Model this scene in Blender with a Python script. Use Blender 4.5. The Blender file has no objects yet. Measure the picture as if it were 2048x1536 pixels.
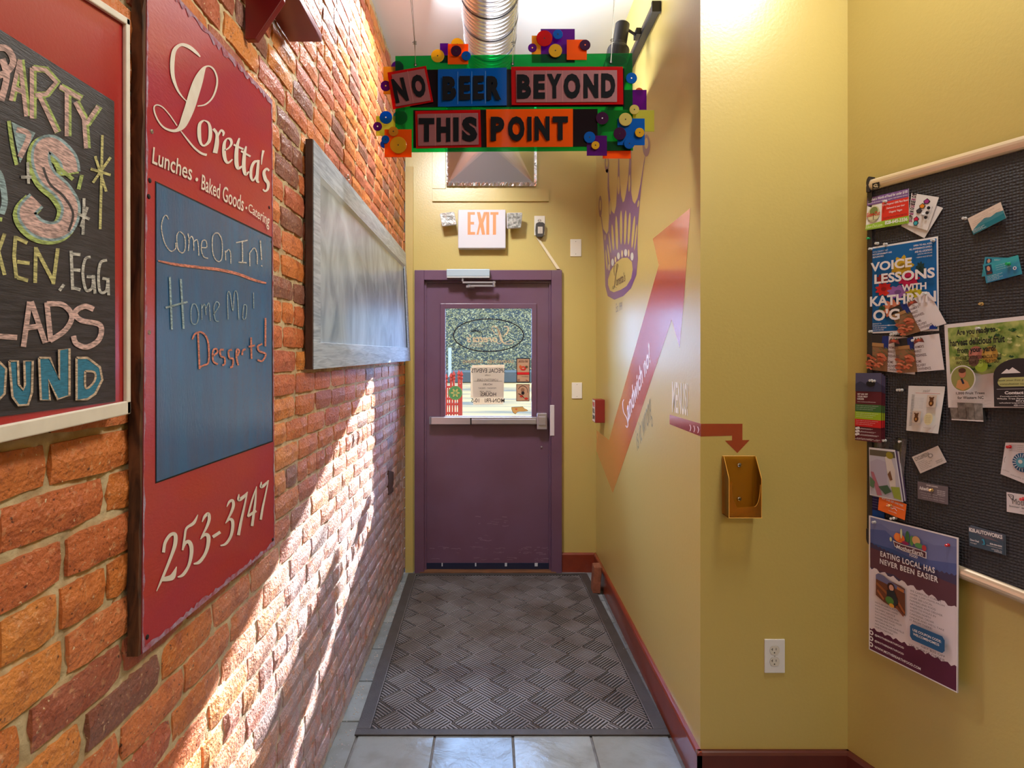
import bpy, bmesh, math, random
from mathutils import Vector, Matrix
from mathutils.geometry import tessellate_polygon
R = random.Random(7)
sc = bpy.context.scene
C = sc.collection
# ------------------------------------------------------------------ camera
F, VX, VY, H = 1200.0, 986.0, 717.0, 1.53
cd = bpy.data.cameras.new('camera'); cam = bpy.data.objects.new('camera', cd); C.objects.link(cam)
cam.location = (0, 0, H); cam.rotation_euler = (math.pi/2, 0, 0)
cd.sensor_width = 36; cd.lens = F/2048*36
cd.shift_x = (1024-VX)/2048; cd.shift_y = -(768-VY)/2048
cd.clip_start = .02; cd.clip_end = 300
sc.camera = cam
# ------------------------------------------------------------------ light
w = bpy.data.worlds.new('world'); sc.world = w; w.use_nodes = True
bg = w.node_tree.nodes['Background']
bg.inputs['Color'].default_value = (.33, .55, 1.0, 1); bg.inputs['Strength'].default_value = 28.0
def light(name, kind, loc, energy, color, direction=None, size=None, size_y=None, **kw):
    l = bpy.data.lights.new(name, kind); o = bpy.data.objects.new(name, l); C.objects.link(o)
    o.location = loc; l.energy = energy; l.color = color
    if direction: o.rotation_euler = Vector(direction).to_track_quat('-Z', 'Y').to_euler()
    if kind == 'AREA':
        l.size = size
        if size_y: l.shape = 'RECTANGLE'; l.size_y = size_y
    for k, v in kw.items(): setattr(l, k, v)
    return o
light('sun', 'SUN', (3, 12, 8), 40.0, (1.0, .93, .84), (-1, -4, -1.48), angle=.012)
light('room_lamp_near', 'AREA', (1.08, 1.42, 3.32), 38, (1.0, .93, .82), (-.75, -.12, -1), .5, .4)
light('room_lamp_far', 'AREA', (1.0, -2.2, 3.34), 58, (1.0, .94, .86), (0, .2, -1), 1.4, 1.0)
light('ceiling_fill', 'AREA', (.32, 3.0, 2.72), 7.5, (.95, .98, 1.0), (-.15, .05, 1), .25, .8)  # added unseen fill in mid-air, brightens ceiling and duct
light('right_wall_fill', 'AREA', (-.38, 2.86, 3.35), 62, (.98, .98, 1.0), (.95, .2, -1.8), .34, .34)  # added fill above the frame with no fixture, brightens the right wall
light('track_spot_near', 'SPOT', (.585, 2.80, 2.95), 6, (1.0, .84, .6), (-.35, .8, -1), spot_size=1.2, spot_blend=.7, shadow_soft_size=.03)
light('track_spot_far', 'SPOT', (.60, 3.12, 3.03), 10, (1.0, .9, .74), (-.55, 1.15, -.75), spot_size=2.1, spot_blend=.5, shadow_soft_size=.015)
vs = sc.view_settings
sc.display_settings.display_device = 'sRGB'
vs.view_transform = 'Standard'; vs.look = 'None'; vs.exposure = 0.0; vs.gamma = 1; vs.use_curve_mapping = False
sc.cycles.max_bounces = 8; sc.cycles.diffuse_bounces = 5; sc.cycles.transparent_max_bounces = 16
sc.cycles.caustics_reflective = False; sc.cycles.caustics_refractive = False
sc.cycles.use_denoising = True
sc.cycles.sample_clamp_indirect = 6
# ------------------------------------------------------------------ materials
def lin(c):
    c = c/255.0
    return c/12.92 if c <= .04045 else ((c+.055)/1.055)**2.4
def rgb(c, a=1): return (lin(c[0]), lin(c[1]), lin(c[2]), a)
MATS = {}
def mat(name, col, rough=.5, metal=0, spec=.5, noise=0, nscale=8, bump=0, bscale=60, col2=None, coat=0, ior=1.5, stretch=None, emit=0, coords='Object', detail=4):
    """one principled material; col2 is mixed in by a noise of strength `noise`; bump adds fine relief"""
    if name in MATS: return MATS[name]
    m = bpy.data.materials.new(name); m.use_nodes = True; nt = m.node_tree; N = nt.nodes; L = nt.links
    b = N['Principled BSDF']
    b.inputs['Base Color'].default_value = rgb(col); b.inputs['Roughness'].default_value = rough
    b.inputs['Metallic'].default_value = metal; b.inputs['IOR'].default_value = ior; b.inputs['Coat IOR'].default_value = max(ior, 1.5); b.inputs['Specular IOR Level'].default_value = spec
    b.inputs['Coat Weight'].default_value = coat; b.inputs['Coat Roughness'].default_value = .12
    if emit:
        b.inputs['Emission Color'].default_value = rgb(col); b.inputs['Emission Strength'].default_value = emit
    vec = None
    if noise or bump:
        tc = N.new('ShaderNodeTexCoord'); mp = N.new('ShaderNodeMapping'); L.new(tc.outputs[coords], mp.inputs['Vector'])
        if stretch: mp.inputs['Scale'].default_value = stretch
        vec = mp.outputs['Vector']
    if noise:
        n = N.new('ShaderNodeTexNoise'); n.inputs['Scale'].default_value = nscale; n.inputs['Detail'].default_value = detail
        L.new(vec, n.inputs['Vector'])
        r = N.new('ShaderNodeMapRange'); r.inputs['From Min'].default_value = .35; r.inputs['From Max'].default_value = .65
        r.inputs['To Max'].default_value = noise; L.new(n.outputs['Fac'], r.inputs['Value'])
        mx = N.new('ShaderNodeMix'); mx.data_type = 'RGBA'; L.new(r.outputs['Result'], mx.inputs['Factor'])
        c2 = col2 or tuple(x*.6 for x in col)
        mx.inputs['A'].default_value = rgb(col); mx.inputs['B'].default_value = rgb(c2)
        L.new(mx.outputs['Result'], b.inputs['Base Color'])
    if bump:
        n2 = N.new('ShaderNodeTexNoise'); n2.inputs['Scale'].default_value = bscale; n2.inputs['Detail'].default_value = 5
        L.new(vec, n2.inputs['Vector'])
        bp = N.new('ShaderNodeBump'); bp.inputs['Strength'].default_value = bump; bp.inputs['Distance'].default_value = .004
        L.new(n2.outputs['Fac'], bp.inputs['Height']); L.new(bp.outputs['Normal'], b.inputs['Normal'])
    MATS[name] = m
    return m
def flatc(col, rough=.6):
    return mat('print_%02x%02x%02x' % tuple(int(x) for x in col), col, rough, spec=.3)
def acrylic(name, col, clear=.6, tint=None, rough=.08):
    """coloured sheet plastic: some light passes tinted, some is scattered by the dye"""
    if name in MATS: return MATS[name]
    m = bpy.data.materials.new(name); m.use_nodes = True; nt = m.node_tree; N = nt.nodes; L = nt.links
    N.remove(N['Principled BSDF']); out = N['Material Output']
    tr = N.new('ShaderNodeBsdfTransparent'); tr.inputs['Color'].default_value = rgb(tint or col)
    di = N.new('ShaderNodeBsdfDiffuse'); di.inputs['Color'].default_value = rgb(col)
    tl = N.new('ShaderNodeBsdfTranslucent'); tl.inputs['Color'].default_value = rgb(col)
    gl = N.new('ShaderNodeBsdfGlossy'); gl.inputs['Roughness'].default_value = rough
    m1 = N.new('ShaderNodeMixShader'); m1.inputs[0].default_value = .4; L.new(di.outputs[0], m1.inputs[1]); L.new(tl.outputs[0], m1.inputs[2])
    m2 = N.new('ShaderNodeMixShader'); m2.inputs[0].default_value = clear; L.new(m1.outputs[0], m2.inputs[1]); L.new(tr.outputs[0], m2.inputs[2])
    fr = N.new('ShaderNodeFresnel'); fr.inputs['IOR'].default_value = 1.4
    m3 = N.new('ShaderNodeMixShader'); L.new(fr.outputs[0], m3.inputs[0]); L.new(m2.outputs[0], m3.inputs[1]); L.new(gl.outputs[0], m3.inputs[2])
    L.new(m3.outputs[0], out.inputs['Surface'])
    MATS[name] = m
    return m
def wood(name, a, b_, rough=.5, scale=(1, 1, 1), bump=.3):
    if name in MATS: return MATS[name]
    m = bpy.data.materials.new(name); m.use_nodes = True; nt = m.node_tree; N = nt.nodes; L = nt.links; b = N['Principled BSDF']
    tc = N.new('ShaderNodeTexCoord'); mp = N.new('ShaderNodeMapping'); mp.inputs['Scale'].default_value = scale; L.new(tc.outputs['Object'], mp.inputs['Vector'])
    n = N.new('ShaderNodeTexNoise'); n.inputs['Scale'].default_value = 6; n.inputs['Detail'].default_value = 8; n.inputs['Distortion'].default_value = 1.2
    L.new(mp.outputs['Vector'], n.inputs['Vector'])
    r = N.new('ShaderNodeValToRGB'); r.color_ramp.elements[0].position = .35; r.color_ramp.elements[1].position = .65
    r.color_ramp.elements[0].color = rgb(a); r.color_ramp.elements[1].color = rgb(b_)
    L.new(n.outputs['Fac'], r.inputs['Fac']); L.new(r.outputs['Color'], b.inputs['Base Color'])
    b.inputs['Roughness'].default_value = rough
    bp = N.new('ShaderNodeBump'); bp.inputs['Strength'].default_value = bump; bp.inputs['Distance'].default_value = .002
    L.new(n.outputs['Fac'], bp.inputs['Height']); L.new(bp.outputs['Normal'], b.inputs['Normal'])
    MATS[name] = m
    return m
# ------------------------------------------------------------------ geometry helpers
CAM = Vector((0, 0, H))
def ray(px, py): return Vector(((px-VX)/F, 1.0, (VY-py)/F))
class Plane:
    def __init__(s, o, n): s.o = Vector(o); s.n = Vector(n).normalized()
    def p(s, px, py, off=0.0):
        d = ray(px, py); return CAM + d*(((s.o + s.n*off - CAM).dot(s.n))/d.dot(s.n))
YE, XL, XR, YF, ZC = 4.30, -.628, .738, 2.135, 3.41
LW = Plane((XL, 0, 0), (1, 0, 0)); RW = Plane((XR, 0, 0), (-1, 0, 0)); EW = Plane((0, YE, 0), (0, -1, 0)); FW = Plane((0, YF, 0), (0, -1, 0))
CC = Vector((1.262, YF, 0)); CDIR = Vector((.341, -.940, 0)).normalized(); CN = Vector((-.940, -.341, 0)).normalized()
CW = Plane(CC, CN)
class MB:
    """collects shapes and links them as ONE mesh object"""
    def __init__(s): s.v = []; s.f = []; s.m = []; s.mats = []
    def mi(s, m):
        if m not in s.mats: s.mats.append(m)
        return s.mats.index(m)
    def add(s, vs_, fs, m):
        k = len(s.v); s.v += [tuple(x) for x in vs_]; i = s.mi(m)
        for f in fs: s.f.append(tuple(a+k for a in f)); s.m.append(i)
        return s
    def prism(s, pts, ext, m):
        """polygon pts (3D) extruded by vector ext"""
        pts = [Vector(p) for p in pts]; e = Vector(ext); n = len(pts)
        fs = [tuple(range(n)), tuple(range(2*n-1, n-1, -1))] + [(i, i+n, (i+1) % n+n, (i+1) % n) for i in range(n)]
        fs = [fs[0], fs[1]] + [tuple(reversed(f)) for f in fs[2:]] if False else fs
        return s.add(pts + [p+e for p in pts], fs, m)
    def box(s, a, b, m):
        (x0, y0, z0), (x1, y1, z1) = a, b
        return s.prism([(x0, y0, z0), (x1, y0, z0), (x1, y0, z1), (x0, y0, z1)], (0, y1-y0, 0), m)
    def poly(s, pts, m): return s.add(pts, [tuple(range(len(pts)))], m)
    def holes(s, loops, m):
        """flat polygon with holes, loops = lists of 3D points, first is the outline"""
        flat = [p for l in loops for p in l]
        return s.add(flat, [tuple(t) for t in tessellate_polygon([[Vector(p) for p in l] for l in loops])], m)
    def frame(s, c, ax):
        ax = Vector(ax).normalized(); u = ax.orthogonal().normalized(); return Vector(c), ax, u, ax.cross(u)
    def lathe(s, c, ax, prof, m, n=20, cap=True):
        """prof: list of (radius, height along ax)"""
        c, ax, u, v = s.frame(c, ax); vs_ = []; fs = []
        for r, h in prof:
            for i in range(n):
                a = 2*math.pi*i/n; vs_.append(c + ax*h + (u*math.cos(a)+v*math.sin(a))*r)
        for j in range(len(prof)-1):
            for i in range(n): fs.append((j*n+i, j*n+(i+1) % n, (j+1)*n+(i+1) % n, (j+1)*n+i))
        if cap: fs.append(tuple(range(n-1, -1, -1))); fs.append(tuple((len(prof)-1)*n+i for i in range(n)))
        return s.add(vs_, fs, m)
    def cyl(s, c, ax, r, h, m, n=16): return s.lathe(c, ax, [(r, 0), (r, h)], m, n)
    def tube(s, path, r, m, n=8):
        P = [Vector(p) for p in path]; vs_ = []; fs = []
        for i, p in enumerate(P):
            t = (P[min(i+1, len(P)-1)] - P[max(i-1, 0)]).normalized()
            u = t.cross(Vector((.3, .2, .93))).normalized(); v = t.cross(u)
            for k in range(n):
                a = 2*math.pi*k/n; vs_.append(p + (u*math.cos(a)+v*math.sin(a))*r)
        for i in range(len(P)-1):
            for k in range(n): fs.append((i*n+k, i*n+(k+1) % n, (i+1)*n+(k+1) % n, (i+1)*n+k))
        fs.append(tuple(range(n))); fs.append(tuple((len(P)-1)*n+k for k in range(n)))
        return s.add(vs_, fs, m)
    def build(s, name, parent=None, smooth=False, bevel=0):
        me = bpy.data.meshes.new(name); me.from_pydata(s.v, [], s.f)
        for m in s.mats: me.materials.append(m)
        me.polygons.foreach_set('material_index', s.m)
        bm = bmesh.new(); bm.from_mesh(me); bmesh.ops.recalc_face_normals(bm, faces=bm.faces) if not getattr(s, 'keep', 0) else None; bm.to_mesh(me); bm.free()
        if smooth: me.shade_smooth()
        o = bpy.data.objects.new(name, me); C.objects.link(o)
        if parent:
            o.parent = parent
            if parent.location.length: o.matrix_parent_inverse = Matrix.Translation(-parent.location)
        if bevel:
            b = o.modifiers.new('bevel', 'BEVEL'); b.width = bevel; b.segments = 2; b.limit_method = 'ANGLE'
        if smooth and bevel == 0:
            pass
        return o
def thing(name, label, cat, loc, group=None):
    o = bpy.data.objects.new(name, None); C.objects.link(o); o.location = loc; o.empty_display_size = .05
    o['label'] = label; o['category'] = cat
    if group: o['group'] = group
    return o
def tag(o, label, cat, group=None):
    o['label'] = label; o['category'] = cat
    if group: o['group'] = group
    return o
def struct(o): o['kind'] = 'structure'; return o
def stuff(o): o['kind'] = 'stuff'; return o
# ------------------------------------------------------------------ flat print: strokes, lettering, sheets
def crom(pts, k=6):
    """Catmull-Rom through points (tuples of any length)"""
    n = len(pts)
    if n < 3: return [tuple(p) for p in pts]
    out = []
    for i in range(n-1):
        p0, p1, p2, p3 = pts[max(i-1, 0)], pts[i], pts[i+1], pts[min(i+2, n-1)]
        for j in range(k):
            t = j/k
            out.append(tuple(.5*((2*b)+(c-a)*t+(2*a-5*b+4*c-d)*t*t+(3*b-a-3*c+d)*t**3) for a, b, c, d in zip(p0, p1, p2, p3)))
    out.append(tuple(pts[-1])); return out
def ribbon(mb, mp, pts, wid, m, k=6, curve=True):
    """pts (x, y[, w]) in the drawing frame; mp maps (x, y) to a 3D point"""
    P = [(p[0], p[1], (p[2] if len(p) > 2 else wid)) for p in pts]
    if curve: P = crom(P, k)
    Lf, Rt = [], []
    for i, (x, y, w_) in enumerate(P):
        a = P[max(i-1, 0)]; b = P[min(i+1, len(P)-1)]
        dx, dy = b[0]-a[0], b[1]-a[1]; l = math.hypot(dx, dy) or 1
        nx, ny = -dy/l*w_/2, dx/l*w_/2
        Lf.append((x+nx, y+ny)); Rt.append((x-nx, y-ny))
    n = len(P)
    mb.add([mp(*q) for q in Lf+Rt], [(i, i+1, n+i+1, n+i) for i in range(n-1)], m)
_tc = {}
def glyphs(body, bold=0.0, shear=0.0, spacing=1.0):
    key = (body, bold, shear, spacing)
    if key in _tc: return _tc[key]
    cu = bpy.data.curves.new('t', 'FONT'); cu.body = body; cu.offset = bold; cu.shear = shear; cu.space_character = spacing
    cu.resolution_u = 3; cu.fill_mode = 'FRONT'
    o = bpy.data.objects.new('t', cu); C.objects.link(o)
    dg = bpy.context.evaluated_depsgraph_get(); me = bpy.data.meshes.new_from_object(o.evaluated_get(dg))
    v = [(p.co.x, p.co.y) for p in me.vertices]; f = [tuple(p.vertices) for p in me.polygons]
    bpy.data.objects.remove(o); bpy.data.curves.remove(cu); bpy.data.meshes.remove(me)
    xs = [a for a, _ in v] or [0]; ys = [b for _, b in v] or [0]
    x0, x1, y0, y1 = min(xs), max(xs), min(ys), max(ys)
    v = [((a-x0)/((x1-x0) or 1), 1-(b-y0)/((y1-y0) or 1)) for a, b in v]
    _tc[key] = (v, f); return _tc[key]
def text(mb, mp, body, u0, v0, u1, v1, m, bold=0.0, shear=0.0, spacing=1.0):
    """lettering stretched to the box (u0,v0)-(u1,v1) of the drawing frame"""
    v, f = glyphs(body, bold, shear, spacing)
    mb.add([mp(u0+(u1-u0)*a, v0+(v1-v0)*b) for a, b in v], f, m)
def quadtext(mb, mp, body, q, m, bold=0.0, shear=0.0, spacing=1.0):
    """lettering mapped on a quad of the drawing frame, q = TL, TR, BR, BL"""
    v, f = glyphs(body, bold, shear, spacing)
    def g(a, b):
        return tuple((q[0][i]*(1-a)+q[1][i]*a)*(1-b)+(q[3][i]*(1-a)+q[2][i]*a)*b for i in (0, 1))
    mb.add([mp(*g(a, b)) for a, b in v], f, m)
class Sheet:
    """a sheet of paper or board: corners TL, TR, BR, BL as 3D points; (u, v) run right and down"""
    def __init__(s, P, n, th=.0006):
        s.P = [Vector(p) for p in P]; s.n = Vector(n).normalized(); s.th = th; s.k = 0; s.pr = MB(); s.pr.keep = 1; s.curl = None
    def at(s, u, v, off=0.0):
        a, b, c, d = s.P
        return (a*(1-u)+b*u)*(1-v)+(d*(1-u)+c*u)*v + s.n*(off + (s.curl(u, v) if s.curl else 0))
    def mp(s):
        s.k += 1; off = .0004+.00022*s.k
        return lambda u, v: s.at(u, v, off)
    def base(s, name, m, parent=None, res=1, back=None):
        mb = MB(); n = res+1; f = []
        V = [s.at(i/res, j/res, 0) for j in range(n) for i in range(n)]; W = [p - s.n*s.th for p in V]
        for j in range(res):
            for i in range(res):
                a = j*n+i; f.append((a, a+1, a+n+1, a+n)); b = a+n*n; f.append((b+n, b+n+1, b+1, b))
        ring = [i for i in range(n)] + [j*n+res for j in range(1, n)] + [res*n+i for i in range(res-1, -1, -1)] + [j*n for j in range(res-1, 0, -1)]
        for a, b in zip(ring, ring[1:]+ring[:1]): f.append((a, b, b+n*n, a+n*n))
        mb.add(V+W, f, m); return mb.build(name, parent)
    def rect(s, u0, v0, u1, v1, m, r=None):
        f = s.mp(); k = 8 if s.curl else 1
        for i in range(k):
            for j in range(k):
                a0, a1 = u0+(u1-u0)*i/k, u0+(u1-u0)*(i+1)/k; b0, b1 = v0+(v1-v0)*j/k, v0+(v1-v0)*(j+1)/k
                s.pr.poly([f(a0, b1), f(a1, b1), f(a1, b0), f(a0, b0)], m)
    def poly(s, pts, m): f = s.mp(); s.pr.poly([f(*p) for p in pts], m)
    def disc(s, u, v, ru, rv, m, n=24, a0=0, a1=2*math.pi):
        f = s.mp(); s.pr.poly([f(u+ru*math.cos(a0+(a1-a0)*i/n), v+rv*math.sin(a0+(a1-a0)*i/n)) for i in range(n)], m)
    def text(s, body, u0, v0, u1, v1, m, **k): text(s.pr, s.mp(), body, u0, v0, u1, v1, m, **k)
    def line(s, pts, wid, m, curve=True): ribbon(s.pr, s.mp(), pts, wid, m, curve=curve)
    def print(s, parent, name='print'):
        return s.pr.build(name, parent) if s.pr.v else None
# ================================================================== room shell
paint = mat('wall_paint', (194, 174, 100), .33, spec=.75, bump=.12, bscale=90, noise=.25, nscale=1.5, col2=(198, 180, 108))
ceil_m = mat('ceiling_paint', (228, 231, 238), .8, noise=.3, nscale=5, col2=(220, 223, 232))
maroon = mat('door_paint', (106, 76, 102), .32, spec=.6, noise=.5, nscale=3, col2=(94, 58, 74), bump=.08, bscale=200, coat=.25)
redtrim = mat('trim_paint', (132, 52, 28), .33, spec=.6, noise=.5, nscale=14, col2=(112, 40, 24), coat=.3, bump=.08, bscale=150)
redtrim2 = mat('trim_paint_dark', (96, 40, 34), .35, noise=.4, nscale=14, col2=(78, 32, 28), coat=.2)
dark = mat('dark_gap', (18, 16, 16), .8)
mortar = mat('mortar', (214, 196, 158), .7, noise=.8, nscale=26, col2=(164, 142, 108), bump=1.0, bscale=70)
def brick_mat(name, island):
    m = bpy.data.materials.new(name); m.use_nodes = True; nt = m.node_tree; N = nt.nodes; L = nt.links; b = N['Principled BSDF']
    if island: g = N.new('ShaderNodeNewGeometry'); rnd = g.outputs['Random Per Island']
    else: g = N.new('ShaderNodeObjectInfo'); rnd = g.outputs['Random']
    r = N.new('ShaderNodeValToRGB'); r.color_ramp.interpolation = 'CONSTANT'; e = r.color_ramp.elements
    pal = [(0, (214, 124, 62)), (.16, (202, 110, 62)), (.32, (224, 142, 68)), (.46, (192, 104, 74)), (.58, (142, 94, 80)), (.68, (216, 128, 78)), (.8, (172, 98, 74)), (.9, (210, 122, 56))]
    e[0].position = 0; e[0].color = rgb(pal[0][1]); e[1].position = pal[1][0]; e[1].color = rgb(pal[1][1])
    for p, c in pal[2:]: q = e.new(p); q.color = rgb(c)
    L.new(rnd, r.inputs['Fac'])
    geo = N.new('ShaderNodeNewGeometry'); pos = geo.outputs['Position']
    def noise(sc_, det=4):
        n = N.new('ShaderNodeTexNoise'); n.inputs['Scale'].default_value = sc_; n.inputs['Detail'].default_value = det; L.new(pos, n.inputs['Vector']); return n.outputs['Fac']
    def mixc(fac, a, col, lo, hi, amt):
        mr = N.new('ShaderNodeMapRange'); mr.inputs['From Min'].default_value = lo; mr.inputs['From Max'].default_value = hi; mr.inputs['To Max'].default_value = amt
        L.new(fac, mr.inputs['Value']); mx = N.new('ShaderNodeMix'); mx.data_type = 'RGBA'; L.new(mr.outputs[0], mx.inputs['Factor']); L.new(a, mx.inputs['A']); mx.inputs['B'].default_value = rgb(col); return mx.outputs['Result']
    big = noise(22); fine = noise(240, 3)
    c = mixc(big, r.outputs['Color'], (150, 70, 40), .5, .75, .7)
    c = mixc(noise(75, 5), c, (226, 176, 130), .58, .72, .55)
    c = mixc(noise(150, 2), c, (240, 220, 186), .70, .74, .9)
    c = mixc(noise(110, 5), c, (64, 30, 22), .36, .28, .9)
    c = skylight_wash(m, c, pos)
    L.new(c, b.inputs['Base Color']); b.inputs['Roughness'].default_value = .5; b.inputs['Specular IOR Level'].default_value = .7
    a = N.new('ShaderNodeMath'); a.operation = 'MULTIPLY_ADD'; L.new(noise(120, 6), a.inputs[0]); a.inputs[1].default_value = 1.0; L.new(big, a.inputs[2])
    bp = N.new('ShaderNodeBump'); bp.inputs['Strength'].default_value = 1.0; bp.inputs['Distance'].default_value = .0055; L.new(a.outputs[0], bp.inputs['Height']); L.new(bp.outputs['Normal'], b.inputs['Normal'])
    return m
def skylight_wash(m, c_in, pos_, amt=.8):  # pale blue-grey skylight painted into brick and mortar colour
    """skylight from the door mixed into the colour of the lower courses, patchy"""
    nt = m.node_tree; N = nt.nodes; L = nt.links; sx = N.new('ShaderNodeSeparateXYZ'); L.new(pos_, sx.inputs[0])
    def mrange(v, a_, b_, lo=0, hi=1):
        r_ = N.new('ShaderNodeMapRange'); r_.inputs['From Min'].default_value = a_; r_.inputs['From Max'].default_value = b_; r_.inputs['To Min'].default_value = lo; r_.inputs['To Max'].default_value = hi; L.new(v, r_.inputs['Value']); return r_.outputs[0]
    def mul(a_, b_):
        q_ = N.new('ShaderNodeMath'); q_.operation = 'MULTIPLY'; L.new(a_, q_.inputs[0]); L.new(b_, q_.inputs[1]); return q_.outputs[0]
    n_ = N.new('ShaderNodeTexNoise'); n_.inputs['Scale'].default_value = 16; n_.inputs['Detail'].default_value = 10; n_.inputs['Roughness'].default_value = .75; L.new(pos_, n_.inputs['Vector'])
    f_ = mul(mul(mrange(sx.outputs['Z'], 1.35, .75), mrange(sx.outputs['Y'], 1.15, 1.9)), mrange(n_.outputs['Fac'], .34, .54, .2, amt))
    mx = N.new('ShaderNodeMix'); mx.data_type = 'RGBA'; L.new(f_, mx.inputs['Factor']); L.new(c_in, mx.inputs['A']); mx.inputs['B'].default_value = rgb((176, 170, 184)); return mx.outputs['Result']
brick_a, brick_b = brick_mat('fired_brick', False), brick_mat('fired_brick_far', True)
geo_ = mortar.node_tree.nodes.new('ShaderNodeNewGeometry'); bs_ = mortar.node_tree.nodes['Principled BSDF'].inputs['Base Color']; mortar.node_tree.links.new(skylight_wash(mortar, bs_.links[0].from_socket, geo_.outputs['Position']), bs_)
YB = -3.2     # rear of the room, behind the camera
wl = MB().box((XL-.25, YB, 0), (XL-.014, YE+.3, ZC), mortar).build('wall_left'); struct(wl)
mbed = MB(); mg = random.Random(21); ny, nz = 300, 190; y0_, y1_ = .45, YE-.001
gv_ = [(XL-.0085+mg.uniform(-.003, .003), y0_+(y1_-y0_)*i/ny, ZC*j/nz) for j in range(nz+1) for i in range(ny+1)]
mbed.keep = 1; mbed.add(gv_, [(j*(ny+1)+i, j*(ny+1)+i+1, (j+1)*(ny+1)+i+1, (j+1)*(ny+1)+i) for j in range(nz) for i in range(ny)], mortar); mbed.build('mortar_joints', wl, smooth=True)
def brick_geo(rg, ln, ht):
    """one brick: rough face towards +X, origin at the middle of the face"""
    nx, nz = 5, 2; V = []; F_ = []
    for j in range(nz+1):
        for i in range(nx+1):
            y = (i/nx-.5)*ln; z = (j/nz-.5)*ht; ed = i in (0, nx) or j in (0, nz); cr = i in (0, nx) and j in (0, nz)
            V.append((rg.uniform(-.0016, .0022) - (.0036 if ed else 0) - (.003 if cr else 0), y*(.97 if cr else 1) + rg.uniform(-.0022, .0022), z*(.94 if cr else 1) + rg.uniform(-.0018, .0018)))
    for j in range(nz):
        for i in range(nx): a = j*(nx+1)+i; F_.append((a, a+1, a+nx+2, a+nx+1))
    ring = list(range(nx+1)) + [2*nx+1, 3*nx+2] + list(range(3*nx+1, 2*nx+1, -1)) + [nx+1]
    k = len(V)
    for a in ring: V.append((-.03, V[a][1], V[a][2]))
    m_ = len(ring)
    for i in range(m_): a, b = ring[i], ring[(i+1) % m_]; F_.append((a, k+i, k+(i+1) % m_, b))
    return V, F_
rg = random.Random(3)
kinds = {}
for kind, ln in (('s', .2005), ('h', .095)):
    for q in range(10 if kind == 's' else 5):
        V, F_ = brick_geo(rg, ln, .0612); me = bpy.data.meshes.new('brick'); me.from_pydata(V, [], F_); me.materials.append(brick_a); me.update()
        kinds[kind, q] = me
blist = []
rows = range(-1, 48)
offs = {0: .768, 1: .853, -1: .8855, -2: .979}
for k in range(-19, 30):
    z = 1.342 + k*.0725 - .036
    if z < .02 or z > ZC-.01: continue
    header = (k % 7 == 5)
    pit = .107 if header else .2135
    y0 = offs.get(k, .76 + rg.random()*.21)
    y = y0 - math.ceil((y0-.3)/pit)*pit
    while y < YE-.02:
        ln = pit-.0115
        yc = y+pit/2+rg.uniform(-.002, .002); e1 = y+pit
        blist.append(['h' if header else 's', yc, z+rg.uniform(-.0015, .0015), 1.0])
        y += pit
def pxof(y, z): return VX+F*XL/y, VY-F*(z-H)/y
scored = []
for b in blist:
    px, py = pxof(b[1], b[2])
    hid = (px < 245 and 20 < py < 840) or (290 < px < 545 and -20+.9*(px-290)*1.0 < py < 1300-.8*(px-290)) or (640 < px < 805 and 320+(px-640)*1.15 < py < 715)
    vis = -150 < px < 815 and -120 < py < 1640 and not hid
    area = (F/b[1])**2*XL*-1/b[1]*(2 if b[0] == 's' else 1)
    if b[1]+.1 > YE: continue
    scored.append((area if vis else 0, b))
scored.sort(key=lambda t: -t[0])
for i, (a, b) in enumerate(scored[:299]):
    o = bpy.data.objects.new('brick', kinds[b[0], rg.randrange(10 if b[0] == 's' else 5)]); C.objects.link(o); o.parent = wl
    o.location = (XL+rg.uniform(-.0015, .0015), b[1], b[2])
    if rg.random() < .5: o.rotation_euler = (math.pi, 0, 0)
sm = MB()
for a, b in scored[299:] + [(0, ['s', YE-.06, b_[2], 1]) for b_ in {round(x[2], 1): x for x in blist}.values()][:0]:
    V, F_ = kinds[b[0], rg.randrange(5)], None
    me = V; x0 = XL+rg.uniform(-.0015, .0015)
    sm.add([(x0+p.co.x, min(b[1]+p.co.y, YE-.001), b[2]+p.co.z) for p in me.vertices], [tuple(p.vertices) for p in me.polygons], brick_b)
# the brick ends at the far corner and the plain courses behind the camera
for k in range(-19, 30):
    z = 1.342 + k*.0725 - .036
    if z < .02 or z > ZC-.01: continue
    last = max(b[1]+(.1 if b[0] == 's' else .047) for s_, b in scored if abs(b[2]-z) < .01)
    if YE-last > .03: sm.box((XL-.02, last+.012, z-.03), (XL-.001, YE-.002, z+.03), brick_b)
stuff(sm.build('brickwork', wl))
# the end wall with its doorway
dx0, dx1, dz1 = -.520, .448, 2.125
we = MB()
we.box((XL, YE, 0), (dx0, YE+.2, ZC), paint); we.box((dx1, YE, 0), (XR, YE+.2, ZC), paint); we.box((dx0, YE, dz1), (dx1, YE+.2, ZC), paint)
struct(we.build('wall_back'))
struct(MB().box((XR, YF+.12, 0), (XR+.12, YE+.2, ZC), paint).build('wall_right'))
struct(MB().box((XR, YF, 0), (CC.x+.1, YF+.12, ZC), paint).build('wall_front'))
m_ = MB(); a, b = CC, CC+CDIR*5.7; m_.prism([a, b, b+Vector((0, 0, ZC)), a+Vector((0, 0, ZC))], -CN*.12, paint); struct(m_.build('wall_side'))
struct(MB().box((XL-.2, YB-.15, 0), (3.6, YB, ZC), paint).build('wall_rear'))
struct(MB().box((XL-.3, YB-.2, ZC), (3.8, YE+.2, ZC+.1), ceil_m).build('ceiling'))
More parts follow.
